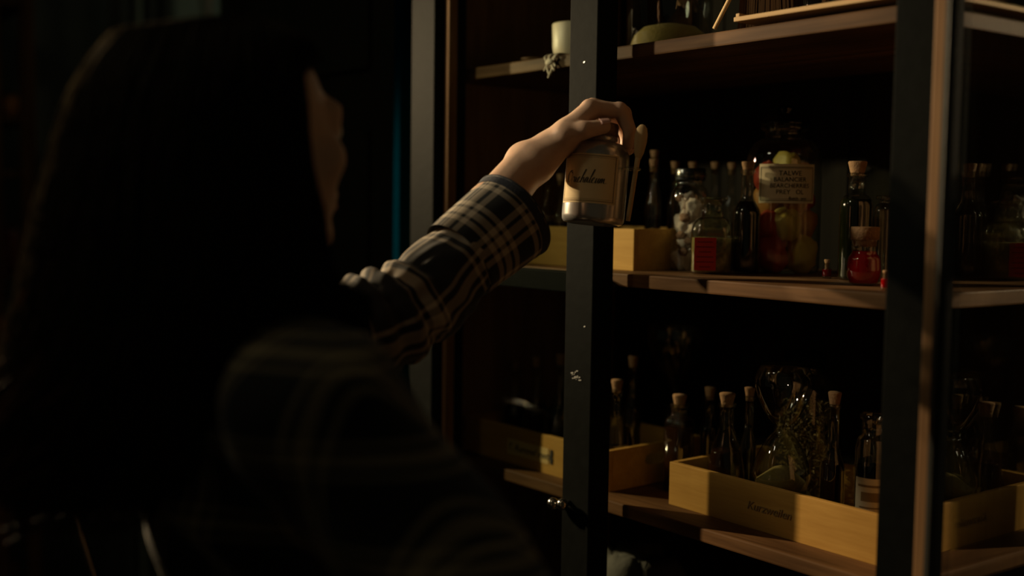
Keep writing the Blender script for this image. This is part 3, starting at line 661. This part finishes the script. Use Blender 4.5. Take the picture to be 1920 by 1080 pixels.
# ------------------------------------------------------------------ implicit surfaces
class SDF:
    def __init__(s, lo, hi, h):
        s.lo = np.array(lo, float); s.h = h; s.n = np.ceil((np.array(hi) - s.lo) / h).astype(int) + 1
        s.F = np.full(s.n, 1.0, np.float32)
    def _win(s, lo, hi):
        a = np.maximum(((np.array(lo) - s.lo) / s.h).astype(int) - 1, 0); b = np.minimum(((np.array(hi) - s.lo) / s.h).astype(int) + 2, s.n)
        if (b <= a).any(): return None, None
        g = np.meshgrid(*[s.lo[i] + s.h * np.arange(a[i], b[i]) for i in range(3)], indexing='ij')
        return (slice(a[0], b[0]), slice(a[1], b[1]), slice(a[2], b[2])), np.stack(g, -1)
    def _add(s, w, d, k):
        f = s.F[w]
        if k > 0:
            hh = np.clip(.5 + .5 * (f - d) / k, 0, 1); s.F[w] = f * (1 - hh) + d * hh - k * hh * (1 - hh)
        else: s.F[w] = np.minimum(f, d)
    def cone(s, a, b, ra, rb, k=.01):
        a = np.array(a, float); b = np.array(b, float); pad = max(ra, rb) + 3 * k + 3 * s.h
        w, P = s._win(np.minimum(a, b) - pad, np.maximum(a, b) + pad)
        if w is None: return
        ab = b - a; t = np.clip(((P - a) @ ab) / max(ab @ ab, 1e-9), 0, 1)
        s._add(w, np.linalg.norm(P - (a + t[..., None] * ab), axis=-1) - (ra + (rb - ra) * t), k)
    def ell(s, c, r, k=.01, ax=None, sub=False):
        c = np.array(c, float); r = np.array(r, float); pad = r.max() + 3 * k + 3 * s.h
        w, P = s._win(c - pad, c + pad)
        if w is None: return
        q = P - c
        if ax is not None: q = q @ np.array(ax).T
        k0 = np.linalg.norm(q / r, axis=-1); k1 = np.linalg.norm(q / (r * r), axis=-1)
        d = k0 * (k0 - 1) / np.maximum(k1, 1e-6)
        if sub:
            f = s.F[w]; hh = np.clip(.5 - .5 * (f + d) / k, 0, 1); s.F[w] = f * (1 - hh) - d * hh + k * hh * (1 - hh)
        else: s._add(w, d, k)
    def mesh(s):
        F = s.F; ins = F < 0; nx, ny, nz = F.shape
        cnt = np.zeros((nx - 1, ny - 1, nz - 1), np.float32); acc = np.zeros(cnt.shape + (3,), np.float32)
        sl = lambda o, n: slice(o, n - 1 + o)
        for ax in range(3):
            for o1 in (0, 1):
                for o2 in (0, 1):
                    oth = [i for i in range(3) if i != ax]; o = [0, 0, 0]; o[oth[0]] = o1; o[oth[1]] = o2
                    A = F[sl(o[0], nx), sl(o[1], ny), sl(o[2], nz)]; o[ax] = 1; B = F[sl(o[0], nx), sl(o[1], ny), sl(o[2], nz)]
                    cr = (A < 0) != (B < 0); t = np.where(cr, A / np.where(cr, A - B, 1), 0)
                    cnt += cr; acc[..., ax] += np.where(cr, t, 0); acc[..., oth[0]] += cr * o1; acc[..., oth[1]] += cr * o2
        act = cnt > 0; idx = -np.ones(cnt.shape, np.int64); idx[act] = np.arange(act.sum())
        V = (np.argwhere(act) + acc[act] / cnt[act][:, None]) * s.h + s.lo; Q = []
        for ax in range(3):
            oth = [i for i in range(3) if i != ax]
            n1 = [nx, ny, nz]; lo = [1, 1, 1]; lo[ax] = 0
            a = ins[lo[0]:nx - 1, lo[1]:ny - 1, lo[2]:nz - 1]; sh = np.array([0, 0, 0]); sh[ax] = 1
            b = ins[lo[0] + sh[0]:nx - 1 + sh[0], lo[1] + sh[1]:ny - 1 + sh[1], lo[2] + sh[2]:nz - 1 + sh[2]]
            E = np.argwhere(a != b); E0 = E + np.array(lo)
            fl = a[tuple(E.T)]
            def g(d1, d2):
                q = E0.copy(); q[:, oth[0]] -= d1; q[:, oth[1]] -= d2; return idx[tuple(q.T)]
            q = np.stack([g(0, 0), g(1, 0), g(1, 1), g(0, 1)], -1)
            flip = fl if ax != 1 else ~fl
            q = np.where(flip[:, None], q[:, ::-1], q); Q.append(q[:, ::-1])
        return V, np.concatenate(Q)
def npobj(name, V, Q, mat, parent, base):
    me = bpy.data.meshes.new(name); me.vertices.add(len(V)); me.vertices.foreach_set('co', (V - np.array(base)).astype(np.float32).ravel())
    me.loops.add(Q.size); me.loops.foreach_set('vertex_index', Q.astype(np.int32).ravel())
    me.polygons.add(len(Q)); me.polygons.foreach_set('loop_start', np.arange(0, Q.size, 4, dtype=np.int32))
    me.update(calc_edges=True); me.validate(); me.polygons.foreach_set('use_smooth', [True] * len(me.polygons))
    o = bpy.data.objects.new(name, me); COL.objects.link(o); me.materials.append(M[mat]); o.parent = parent
    return o
def relax(V, Q, it=2):
    n = len(V)
    for _ in range(it):
        s = np.zeros_like(V); c = np.zeros(n)
        for i in range(4):
            a, b = Q[:, i], Q[:, (i + 1) % 4]
            np.add.at(s, a, V[b]); np.add.at(c, a, 1); np.add.at(s, b, V[a]); np.add.at(c, b, 1)
        V = V * .5 + .5 * s / np.maximum(c, 1)[:, None]
    return V

# ------------------------------------------------------------------ the woman
PB = np.array((-.95, -.70, 0.))
pe = empty('person', tuple(PB), 'long-haired person in dark plaid shirt seen from behind, reaching for a jar', 'person')
# head frame: facing the cabinet, chin slightly raised
HF = np.array((-.16, .975, .10)); HF /= np.linalg.norm(HF); HR = np.cross(HF, (0, 0, 1)); HR /= np.linalg.norm(HR); HU = np.cross(HR, HF)
HC = np.array((-.979, -.690, 1.528))
def hp_(r, f, u): return HC + HR * r + HF * f + HU * u
AX = np.stack([HR, HF, HU])
SL = np.array((-1.0936, -.6588, 1.3187)); EL = np.array((-1.107, -.4092, 1.3506)); WL = np.array((-1.1236, -.2191, 1.5268))
SR = np.array((-.795, -.715, 1.312)); ER = np.array((-.635, -.625, 1.115)); WR = np.array((-.455, -.455, 1.045))
def body_sdf(h):
    s = SDF((-1.25, -.90, -.01), (-.30, -.02, 1.68), h)
    s.ell(hp_(0, -.012, .030), (.073, .095, .080), .01, AX)
    s.ell(hp_(0, .035, -.030), (.058, .060, .085), .02, AX)
    for e in (-1, 1):
        s.cone(hp_(e * .045, .0, -.060), hp_(0, .062, -.098), .022, .020, .02)
        s.ell(hp_(e * .038, .066, -.022), (.022, .020, .02), .015, AX)
        s.ell(hp_(e * .031, .088, .004), (.018, .012, .012), .008, AX, True)
        s.ell(hp_(e * .031, .079, .003), (.0125, .0125, .0125), .002, AX)
        s.cone(hp_(0, .095, -.030), hp_(e * .012, .096, -.034), .008, .008, .006)
        s.ell(hp_(e * .073, -.008, -.005), (.009, .020, .031), .006, AX)
    s.cone(hp_(-.036, .080, .022), hp_(.036, .080, .022), .012, .012, .012)
    s.cone(hp_(0, .086, .012), hp_(0, .110, -.027), .009, .0115, .008)
    s.cone(hp_(-.017, .088, -.058), hp_(.017, .088, -.058), .0075, .0075, .006)
    s.cone(hp_(-.014, .087, -.070), hp_(.014, .087, -.070), .0085, .0085, .005)
    s.ell(hp_(0, .075, -.098), (.018, .017, .016), .015, AX)
    s.cone(hp_(0, -.025, -.05), (-.953, -.695, 1.36), .052, .056, .03)
    s.ell((-.945, -.69, 1.24), (.120, .086, .15), .05); s.ell((-.93, -.68, 1.04), (.104, .076, .16), .05); s.ell((-.95, -.70, .90), (.160, .11, .12), .05)
    s.cone((-.95, -.69, 1.335), SR, .05, .045, .04); s.cone((-.95, -.69, 1.335), SL, .05, .045, .04)
    s.cone(SL, EL, .042, .034, .02); s.cone(EL, EL * .3 + WL * .7, .033, .028, .015)
    s.cone(SR, ER, .044, .036, .02); s.cone(ER, WR, .037, .024, .015)
    for e in (-1, 1):
        hip = np.array((-.95 + e * .085, -.70, .88)); kn = np.array((-.95 + e * .09, -.685, .48)); an = np.array((-.95 + e * .10, -.71, .08))
        s.cone(hip, kn, .078, .052, .03); s.cone(kn, an, .05, .036, .02); s.cone(an + [0, 0, -.02], an + [0, .13, -.05], .034, .028, .02)
    # right hand closed on the door handle
    pr_ = WR + np.array((.045, .03, -.005)); s.ell(WR + np.array((.035, .022, -.002)), (.040, .036, .042), .02)
    return s
# left hand: palm, thumb and four fingers over the cork lid
D8 = np.array((-.0068, .0055, -.0006))
IDX = [(-1.0763, -.1573, 1.6002), (-1.0556, -.1226, 1.5971), (-1.0490, -.1108, 1.5720), (-1.0510, -.1112, 1.5520)]
MID = [(-1.0900, -.1389, 1.6037), (-1.0710, -.1004, 1.5953), (-1.0640, -.0930, 1.5688), (-1.0660, -.0950, 1.5480)]
RNG = [(-1.1064, -.1274, 1.6020), (-1.0910, -.0880, 1.5900), (-1.0820, -.0835, 1.5650), (-1.0820, -.0860, 1.5475)]
PNK = [(-1.1224, -.1222, 1.5969), (-1.1116, -.0884, 1.5812), (-1.1035, -.0830, 1.5625), (-1.1015, -.0860, 1.5485)]
THB = [(-1.1120, -.2010, 1.5400), (-1.0880, -.1900, 1.5610), (-1.0700, -.1735, 1.5690), (-1.0605, -.1470, 1.5745)]
IDX, MID, RNG, PNK = [[np.array(p) + D8 * q for p in f] for f, q in ((IDX, .6), (MID, .7), (RNG, .6), (PNK, .5))]
THB = [np.array(p) for p in THB]
def hand_sdf():
    s = SDF((-1.19, -.42, 1.32), (-1.0, -.05, 1.64), .0016)
    fa = EL * .35 + WL * .65
    s.cone(EL * .8 + WL * .2, fa, .033, .0325, .01); s.cone(fa, WL, .0325, .0275, .012)
    # flattened wrist and palm
    s.cone(WL + [.012, .004, -.002], WL + [-.012, .0, .002], .0235, .0235, .012)
    for f, r0 in ((IDX, .0118), (MID, .0118), (RNG, .0112), (PNK, .0100)):
        s.cone(WL + (f[0] - MID[0]) * .55 + [0, .012, .004], f[0] - [0, 0, .003], .0175, r0 + .001, .012)
    s.ell(.45 * WL + .55 * (IDX[0] + PNK[0]) / 2 + [0, .0, -.012], (.028, .032, .018), .014)
    for f, rr in ((IDX, (.0112, .0098, .0086, .0074)), (MID, (.0114, .0100, .0088, .0076)), (RNG, (.0108, .0094, .0082, .0072)), (PNK, (.0096, .0082, .0072, .0064))):
        s.cone(f[0], f[1], rr[0], rr[1], .0035); s.cone(f[1], f[2], rr[1], rr[2], .0025); s.cone(f[2], f[3], rr[2], rr[3], .002)
        s.ell(f[1] * .97 + f[0] * .03 + [0, 0, .0012], (rr[1] * 1.06,) * 3, .003)
    s.cone(WL + [.006, .006, .004], THB[0], .022, .0205, .012); s.cone(THB[0], THB[1], .0205, .0158, .010); s.cone(THB[1], THB[2], .0148, .0116, .004); s.cone(THB[2], THB[3], .0118, .0092, .003)
    s.cone(THB[1] + [0, 0, .002], IDX[0] * .6 + WL * .4, .011, .011, .012)     # web between thumb and index
    return s
V1, Q1 = body_sdf(.0065).mesh(); V1 = relax(V1, Q1, 1)
V2, Q2 = hand_sdf().mesh(); V2 = relax(V2, Q2, 2)
def fingers_right():
    s = SDF(WR + [-.03, -.05, -.06], WR + [.13, .13, .07], .0022)
    s.cone(WR, WR + [.03, .02, 0], .024, .024, .01); c = WR + np.array((.045, .030, 0))
    for i in range(4):
        z = .03 - i * .020; a = c + [0.005, .005, z]
        s.cone(WR + [.025, .015, z * .6], a + [.010, .018, 0], .015, .0095, .008); s.cone(a + [.010, .018, 0], a + [.034, .022, 0], .0095, .0085, .003); s.cone(a + [.034, .022, 0], a + [.040, .002, 0], .0085, .0075, .003)
    s.cone(WR + [.02, .0, .015], c + [.012, -.022, .030], .014, .011, .008); s.cone(c + [.012, -.022, .030], c + [.036, -.020, .020], .011, .009, .003)
    return s
V3, Q3 = fingers_right().mesh()
Vb = np.concatenate([V1, V2, V3]); Qb = np.concatenate([Q1, Q2 + len(V1), Q3 + len(V1) + len(V2)])
body = npobj('body', Vb, Qb, 'skin', pe, PB)
def nail(p0, p1, up, w, l, rad):
    """glossy nail plate on a finger end"""
    p0 = np.array(p0); p1 = np.array(p1); t = (p1 - p0) / np.linalg.norm(p1 - p0); up = np.array(up, float); up = up - t * (up @ t); up /= np.linalg.norm(up); sd = np.cross(t, up)
    V = []; Fc = []; n = 8; mm = 6
    for i in range(mm + 1):
        v = i / mm; ww = w * (1 if v < .7 else math.sqrt(max(0, 1 - ((v - .7) / .34) ** 2)))
        for j in range(n + 1):
            a = (j / n - .5) * 2 * ww / rad
            V.append(p1 + t * (l * (v - .65)) + (up * math.cos(a) + sd * math.sin(a)) * (rad * (1 - .06 * v)) - PB)
    for i in range(mm):
        for j in range(n): a = i * (n + 1) + j; Fc.append((a, a + 1, a + n + 2, a + n + 1))
    o = obj('fingernail', V, Fc, 'nail', body, True)
    md = o.modifiers.new('t', 'SOLIDIFY'); md.thickness = .0009; md.offset = -1
nail(THB[2], THB[3] + (THB[3] - THB[2]) * .10, (.50, -.48, .72), .0066, .0145, .0112)
for f in (IDX, MID, RNG, PNK): nail(f[2], f[3], f[3] - .5 * (f[0] + f[1]) + np.array((.02, .05, .0)), .0048, .011, .0084)
for e in (-1, 1):
    tag(blob('eye', tuple(hp_(e * .031, .0805, .003) - PB), (.0120, .0120, .0120), 'eye', 1, body, 0, 3))

# shirt
sh = SDF((-1.20, -.95, .76), (-.40, -.42, 1.42), .0055)
sh.ell((-.945, -.690, 1.235), (.142, .104, .165), .04); sh.ell((-.925, -.675, 1.02), (.118, .092, .20), .04); sh.ell((-.95, -.70, .88), (.178, .132, .12), .06)
sh.cone((-.95, -.695, 1.325), SR + [0, 0, -.012], .062, .066, .04); sh.cone((-.95, -.695, 1.325), SL + [0, 0, -.008], .062, .064, .04)
sh.cone(SR + [0, 0, -.012], ER, .070, .060, .03); sh.cone(ER, WR * .92 + ER * .08, .058, .040, .02)
sh.cone(hp_(0, -.028, -.115), (-.953, -.70, 1.345), .058, .075, .02)
g = np.meshgrid(*[sh.lo[i] + sh.h * np.arange(sh.n[i]) for i in range(3)], indexing='ij')
sh.F += (.006 * np.sin(g[0] * 46 + g[2] * 30 + 2.2 * np.sin(g[2] * 21)) * np.sin(g[1] * 26 + g[2] * 17 + 1.3 * np.sin(g[0] * 23)) + .003 * np.sin(g[2] * 70 + g[0] * 55)).astype(np.float32)
V, Q = sh.mesh(); V = relax(V, Q, 2)
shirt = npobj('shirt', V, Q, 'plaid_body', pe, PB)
cp = []
for k in range(33):                                  # folded collar
    a = 2 * math.pi * k / 32; cp.append(np.array((-.955 + .072 * math.cos(a), -.690 + .070 * math.sin(a), 1.372 + .012 * math.sin(a))) - PB)
tube('collar', cp, .015, 'plaid_body', shirt, 10)

def loft(name, path, rad, mat, parent, n=96, fold=None, ell=1.0, wall=.0022, uoff=0, twist=0):
    path = [np.array(p) for p in path]; V = []; UV = []; Fc = []; L = 0; nrm = np.array((0, 0, 1.)); mm = len(path)
    tot = sum(np.linalg.norm(path[i + 1] - path[i]) for i in range(mm - 1))
    rings = [(i, 0) for i in range(mm)]
    S_ = [0]
    for i in range(1, mm): S_.append(S_[-1] + np.linalg.norm(path[i] - path[i - 1]))
    frames = []
    for i in range(mm):
        t = path[min(i + 1, mm - 1)] - path[max(i - 1, 0)]; t /= np.linalg.norm(t)
        nrm = nrm - t * (nrm @ t); nrm /= np.linalg.norm(nrm); frames.append((nrm.copy(), np.cross(t, nrm)))
    order = [(i, 0.) for i in range(mm)] + ([(i, wall) for i in range(0, min(mm, 14))] if wall else [])
    order = ([(i, wall) for i in range(min(mm - 1, 12), -1, -1)] if wall else []) + [(i, 0.) for i in range(mm)]
    for i, ins_ in order:
        s = S_[i] / tot; a_, b_ = frames[i]; r = float(np.interp(s, [q[0] for q in rad], [q[1] for q in rad]))
        for k in range(n + 1):
            a = 2 * math.pi * k / n; d = a_ * math.cos(a) * ell + b_ * math.sin(a)
            f = fold(s, a % (2 * math.pi), S_[i]) if fold else 0
            V.append(path[i] + d * (r + f - ins_) - PB); UV.append((uoff + (a + twist * s) * .050, S_[i]))
    for i in range(len(order) - 1):
        for k in range(n): a = i * (n + 1) + k; Fc.append((a, a + 1, a + n + 2, a + n + 1))
    return obj(name, V, Fc, mat, parent, True, UV)
def nz(*p): return noise.noise(Vector(p))
def cuff_fold(s, a, L):
    return .0012 * nz(math.cos(a) * 1.5, math.sin(a) * 1.5, L * 20) + .0022 * math.sin(2 * a + .6) + .0012 * math.exp(-(s / .03) ** 2)
CU = catmull([(-1.1110, -.2560, 1.4580), (-1.1085, -.299, 1.4310), (-1.1064, -.3440, 1.4020)], 16)
cuff = loft('cuff', CU, [(0, .0575), (.5, .0550), (1, .0515)], 'plaid_cuff', pe, 96, cuff_fold, 1.0, .003, .013)
CU2 = [CU[0] + (CU[i] - CU[0]) * 1.0 for i in range(5)]
tag(loft('cuff_hem', [CU[0] - (CU[1] - CU[0]) * .35] + CU[:5], [(0, .0586), (1, .0578)], M['leather'] if False else 'denim', cuff, 96, cuff_fold, 1.0, .0045), 'dark band at the cuff opening')
def sleeve_fold(s, a, L):
    e = math.exp(-((s - .42) / .20) ** 2); u = math.exp(-((s - .72) / .2) ** 2)
    c, sn = math.cos(a), math.sin(a)
    ring = math.sin(L * 150 + 2.6 * nz(c * 1.2, sn * 1.2, L * 6) + 1.6 * math.sin(a))
    ring2 = math.sin(L * 95 + 3.5 * nz(c * 1.6 + 4, sn * 1.6, L * 8) + 2.2 * math.sin(a + 1.1))
    lon = math.sin(3 * a + 9 * L + 2 * nz(c, sn, L * 9))
    return .0052 * e * ring + .006 * u * ring2 + .0026 * lon * (1 - .5 * e) + .005 * nz(c * 1.4, sn * 1.4, L * 13) + .004 * nz(c * 3, sn * 3, L * 30)
SP = catmull([(-1.1068, -.328, 1.413), (-1.106, -.365, 1.386), (-1.104, -.405, 1.3545), (-1.0975, -.4764, 1.3267), (-1.0926, -.572, 1.3165), (-1.085, -.665, 1.315)], 26)
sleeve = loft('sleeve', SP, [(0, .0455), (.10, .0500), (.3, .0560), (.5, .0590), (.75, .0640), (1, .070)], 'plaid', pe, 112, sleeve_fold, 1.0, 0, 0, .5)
# trousers and shoes (below the frame)
tr_ = SDF((-1.20, -.90, .03), (-.70, -.45, .96), .008)
for e in (-1, 1):
    hip = np.array((-.95 + e * .085, -.70, .88)); kn = np.array((-.95 + e * .09, -.685, .48)); an = np.array((-.95 + e * .10, -.71, .09))
    tr_.cone(hip, kn, .086, .062, .03); tr_.cone(kn, an, .060, .052, .02)
tr_.ell((-.95, -.70, .89), (.165, .118, .09), .04)
V, Q = tr_.mesh(); npobj('trousers', V, Q, 'denim', pe, PB)
for e in (-1, 1):
    s = SDF((-.95 + e * .10 - .08, -.82, -.002), (-.95 + e * .10 + .08, -.50, .16), .006)
    x = -.95 + e * .10
    s.cone((x, -.74, .045), (x, -.585, .038), .043, .038, .02); s.cone((x, -.715, .10), (x, -.70, .05), .045, .045, .02)
    V, Q = s.mesh(); V[:, 2] = np.maximum(V[:, 2], .001); npobj('shoe', V, Q, 'leather', pe, PB)
# hair: (centre x, y, z, half width across the view, half depth)
HB = [(-.957, -.694, 1.638, .010, .012), (-.960, -.702, 1.630, .045, .048), (-.970, -.722, 1.617, .086, .080), (-.962, -.728, 1.585, .103, .102), (-.960, -.734, 1.556, .112, .112),
      (-.957, -.740, 1.508, .120, .116), (-.950, -.744, 1.460, .132, .114), (-.942, -.748, 1.412, .141, .108), (-.938, -.755, 1.366, .146, .100), (-.942, -.770, 1.319, .143, .088),
      (-.952, -.795, 1.272, .124, .068), (-.966, -.820, 1.230, .098, .050), (-.985, -.842, 1.200, .052, .030)]
HB = np.array(HB); hs = np.linspace(0, 1, len(HB)); LA = np.array((.629, .777, 0)); LB_ = np.array((-.777, .629, 0))
def hair_pt(t, a, k=1., dz=0):
    q = np.array([np.interp(t, hs, HB[:, i]) for i in range(5)])
    ca, sa = math.cos(a), math.sin(a)
    return q[:3] + (LA * ca * q[3] + LB_ * sa * q[4]) * k + np.array((0, 0, dz))
def face_gap(t, a):
    """open the hair in front of the face (front is +Y)"""
    d = LA * math.cos(a) + LB_ * math.sin(a); f = (d[1] + .15 * d[0])
    return 1 - .55 * max(0, f - .45) * (1 if .22 < t < .62 else .0)
V = []; Fc = []; n = 72; mm = 60
for i in range(mm + 1):
    t = i / mm
    for k in range(n):
        a = 2 * math.pi * k / n
        kk = (.93 + .025 * math.sin(11 * a + 6 * nz(math.cos(a) * 2, math.sin(a) * 2, t * 3)) + .02 * nz(math.cos(a) * 4, math.sin(a) * 4, t * 6)) * face_gap(t, a)
        V.append(hair_pt(t, a, kk) - PB)
for i in range(mm):
    for k in range(n): a, b = i * n + k, i * n + (k + 1) % n; Fc.append((a, a + n, b + n, b))
Fc.append(tuple(range(n))); Fc.append(tuple(range(mm * n, mm * n + n))[::-1])
hair = obj('hair', V, Fc, 'hairm', pe, True)
V = []; Fc = []
for s_ in range(2600):
    a0 = random.uniform(0, 2 * math.pi); t0 = random.uniform(.01, .35) ** 1.0; t1 = min(1.03, random.gauss(.90, .12)); k0 = random.uniform(.94, 1.04); ph = random.uniform(0, 6.28)
    wv = random.uniform(.004, .012); fr_ = random.uniform(4, 8); sp = random.uniform(.0, .07); th = random.uniform(.0006, .0013); m_ = 20; k = len(V)
    if t1 < t0 + .2: t1 = t0 + .3
    for i in range(m_):
        t = t0 + (t1 - t0) * i / (m_ - 1); u = t * t; a = a0 + .06 * math.sin(fr_ * t * 3 + ph) * u
        P = hair_pt(min(t, 1), a, (k0 + sp * u) * face_gap(t, a), -max(0, t - 1) * .5) + np.array((math.sin(fr_ * t * 5 + ph), math.cos(fr_ * t * 5 + ph), 0)) * wv * u - PB
        w_ = th * (1 - .6 * i / m_)
        for j in range(3): V.append(P + w_ * np.array((math.cos(j * 2.094), math.sin(j * 2.094), 0)))
    for i in range(m_ - 1):
        for j in range(3): Fc.append((k + i * 3 + j, k + i * 3 + (j + 1) % 3, k + i * 3 + 3 + (j + 1) % 3, k + i * 3 + 3 + j))
tag(obj('hair_strands', V, Fc, 'hairm', hair, True), None, None, None, 'stuff')
# loose curls along the back edge, rim light painted in as lighter brown
V = []; Fc = []
for s_ in range(190):
    a0 = math.pi + random.gauss(0, .55); t0 = random.uniform(.35, .7); t1 = random.uniform(.86, 1.06); ph = random.uniform(0, 6.28); fr_ = random.uniform(2.2, 4.2)
    am = random.uniform(.008, .022); out = random.uniform(.02, .26); th = random.uniform(.0008, .0016); m_ = 26; k = len(V)
    for i in range(m_):
        v = i / (m_ - 1); t = t0 + (t1 - t0) * v
        P = hair_pt(min(t, 1), a0, .96 + out * v * v, -max(0, t - 1) * .4) + (LB_ * math.cos(fr_ * v * 6.28 + ph) + LA * math.sin(fr_ * v * 6.28 + ph)) * am * v - PB
        for j in range(3): V.append(P + th * (1 - .5 * v) * np.array((math.cos(j * 2.094), math.sin(j * 2.094), 0)))
    for i in range(m_ - 1):
        for j in range(3): Fc.append((k + i * 3 + j, k + i * 3 + (j + 1) % 3, k + i * 3 + 3 + (j + 1) % 3, k + i * 3 + 3 + j))
tag(obj('hair_curls', V, Fc, 'curl', hair, True), 'curled hair ends with rim light painted into their colour', None, None, 'stuff')

# ------------------------------------------------------------------ the held jar
JT = Vector((-1.0868, -.1290, 1.5551)); JB = Vector((-1.0862, -.1400, 1.4480))
jr = empty('spice_jar', JB, 'grey jar with cream handwritten label held in the raised hand', 'jar')
ax = (JT - JB).normalized(); jr.rotation_euler = Vector((0, 0, 1)).rotation_difference(ax).to_euler()
Rj = .0415
lathe('jar_body', [(0, .003), (.030, .003), (.034, 0), (.0385, .0015), (.0410, .005), (Rj, .010), (Rj, .086), (.0408, .093), (.0385, .0995), (.0345, .1045), (.0295, .1075), (.0255, .109), (.0245, .112), (.0245, .116), (.018, .116)], 'pewter', jr, 72)
lathe('cork_lid', [(0, .112), (.0205, .112), (.0215, .116), (.0235, .1165), (.0238, .131), (.0225, .1335), (0, .134)], 'cork', jr, 40, wob=.03)
aL = math.radians(-62)          # label centre faces the room
cyl_patch('label', Rj + .0003, aL, .086, .0245, .0885, 'paper', jr, 40)
for z0, z1 in ((.0855, .0863), (.0835, .0838), (.0270, .0278), (.0295, .0298)): cyl_patch('label_rule', Rj + .0006, aL, .080, z0, z1, 'rule', jr, 36)
for s in (-.0385, .0385): cyl_patch('label_rule', Rj + .0006, aL + s / Rj, .0010, .0270, .0863, 'rule', jr, 2)
LET = dict(O=(.62, [[(.42, .92), (.2, .85), (.05, .5), (.12, .1), (.3, 0), (.5, .2), (.55, .6), (.42, .9), (.3, .82), (.5, .7)]]),
    r=(.36, [[(0, 0), (.08, .32), (.12, .44), (.18, .37), (.27, .39), (.27, .12), (.36, 0)]]), i=(.2, [[(0, 0), (.08, .38), (.09, .1), (.2, 0)], [(.13, .56), (.15, .58)]]),
    c=(.28, [[(0, 0), (.19, .36), (.12, .41), (.03, .2), (.11, 0), (.28, .03)]]), h=(.36, [[(0, 0), (.14, .55), (.21, .93), (.15, .98), (.09, .5), (.06, 0), (.12, .28), (.21, .39), (.26, .25), (.27, .05), (.36, 0)]]),
    a=(.33, [[(0, .02), (.2, .36), (.1, .40), (.03, .15), (.09, 0), (.18, .15), (.23, .37), (.23, .08), (.33, 0)]]), l=(.2, [[(0, 0), (.13, .55), (.19, .95), (.13, .98), (.08, .4), (.1, .03), (.2, 0)]]),
    u=(.33, [[(0, 0), (.07, .38), (.06, .1), (.12, 0), (.2, .15), (.25, .38), (.25, .08), (.33, 0)]]), m=(.46, [[(0, 0), (.06, .36), (.06, .02), (.12, .3), (.18, .37), (.21, .02), (.27, .3), (.33, .37), (.37, .05), (.5, .02), (.6, .08)]]))
def script_text(word, size, R, a0, z0, parent, pen=.0007):
    x = 0; strokes = []
    for chx in word:
        wd, st_ = LET[chx]
        for s in st_: strokes.append([(x + px + .32 * pyy, pyy) for px, pyy in s])
        x += wd
    V = []; Fc = []
    for s in strokes:
        P = catmull([(p[0], p[1], 0) for p in s], 6); k = len(V)
        for i, p in enumerate(P):
            t = P[min(i + 1, len(P) - 1)] - P[max(i - 1, 0)]; t = t / (np.linalg.norm(t) + 1e-9)
            w_ = pen * (.45 + .75 * abs(t[1])) / 2; nx, ny = -t[1] * w_, t[0] * w_
            sx_, sy_ = (p[0] - x / 2) * size, p[1] * size
            V += [on_cyl(R, a0, sx_ + nx + .0002, z0 + sy_ + ny), on_cyl(R, a0, sx_ - nx - .0002, z0 + sy_ - ny)]
        for i in range(len(P) - 1): Fc.append((k + 2 * i, k + 2 * i + 1, k + 2 * i + 3, k + 2 * i + 2))
    return obj('lettering', V, Fc, 'ink', parent)
script_text('Orichalcum', .0170, Rj + .0008, aL - .10, .0505, jr)
# loop and wooden spoon on the jar's side
sa = math.radians(12); sc_ = Vector((math.cos(sa), math.sin(sa), 0))
tube('spoon_loop', [sc_ * (Rj + .0115) + Vector((-math.sin(sa) * math.cos(q), math.cos(sa) * math.cos(q), 0)) * .0115 + sc_ * .0115 * math.sin(q) + Vector((0, 0, .074)) for q in np.linspace(0, 2 * math.pi, 25)], .0014, 'glass_heavy', jr, 8)
sp_ = empty('wooden_spoon', jr.matrix_world.translation, 'small pale wooden spoon hooked on the side of the held jar', 'spoon'); bpy.context.view_layer.update()
sp_.location = JB; sp_.rotation_euler = jr.rotation_euler
b0 = sc_ * (Rj + .0180)
hd_ = Vector((.045, .05, 1)).normalized()
P0 = b0 + Vector((-.002, -.003, .006))
tube('spoon_handle', [P0 + hd_ * (.082 * i / 8) for i in range(9)], [.0028, .0030, .003, .003, .003, .003, .0030, .0032, .0035], 'palewood', sp_, 12)
bwl = lathe('spoon_bowl', [(0, -.024), (.0034, -.0225), (.0062, -.014), (.0082, 0), (.0082, .010), (.0064, .018), (.003, .0222), (0, .023)], 'palewood', sp_, 24)
bwl.scale = (1, .38, 1); bwl.location = P0 + hd_ * .103; bwl.rotation_euler = (0, .04, math.radians(47))
bpy.context.view_layer.update()
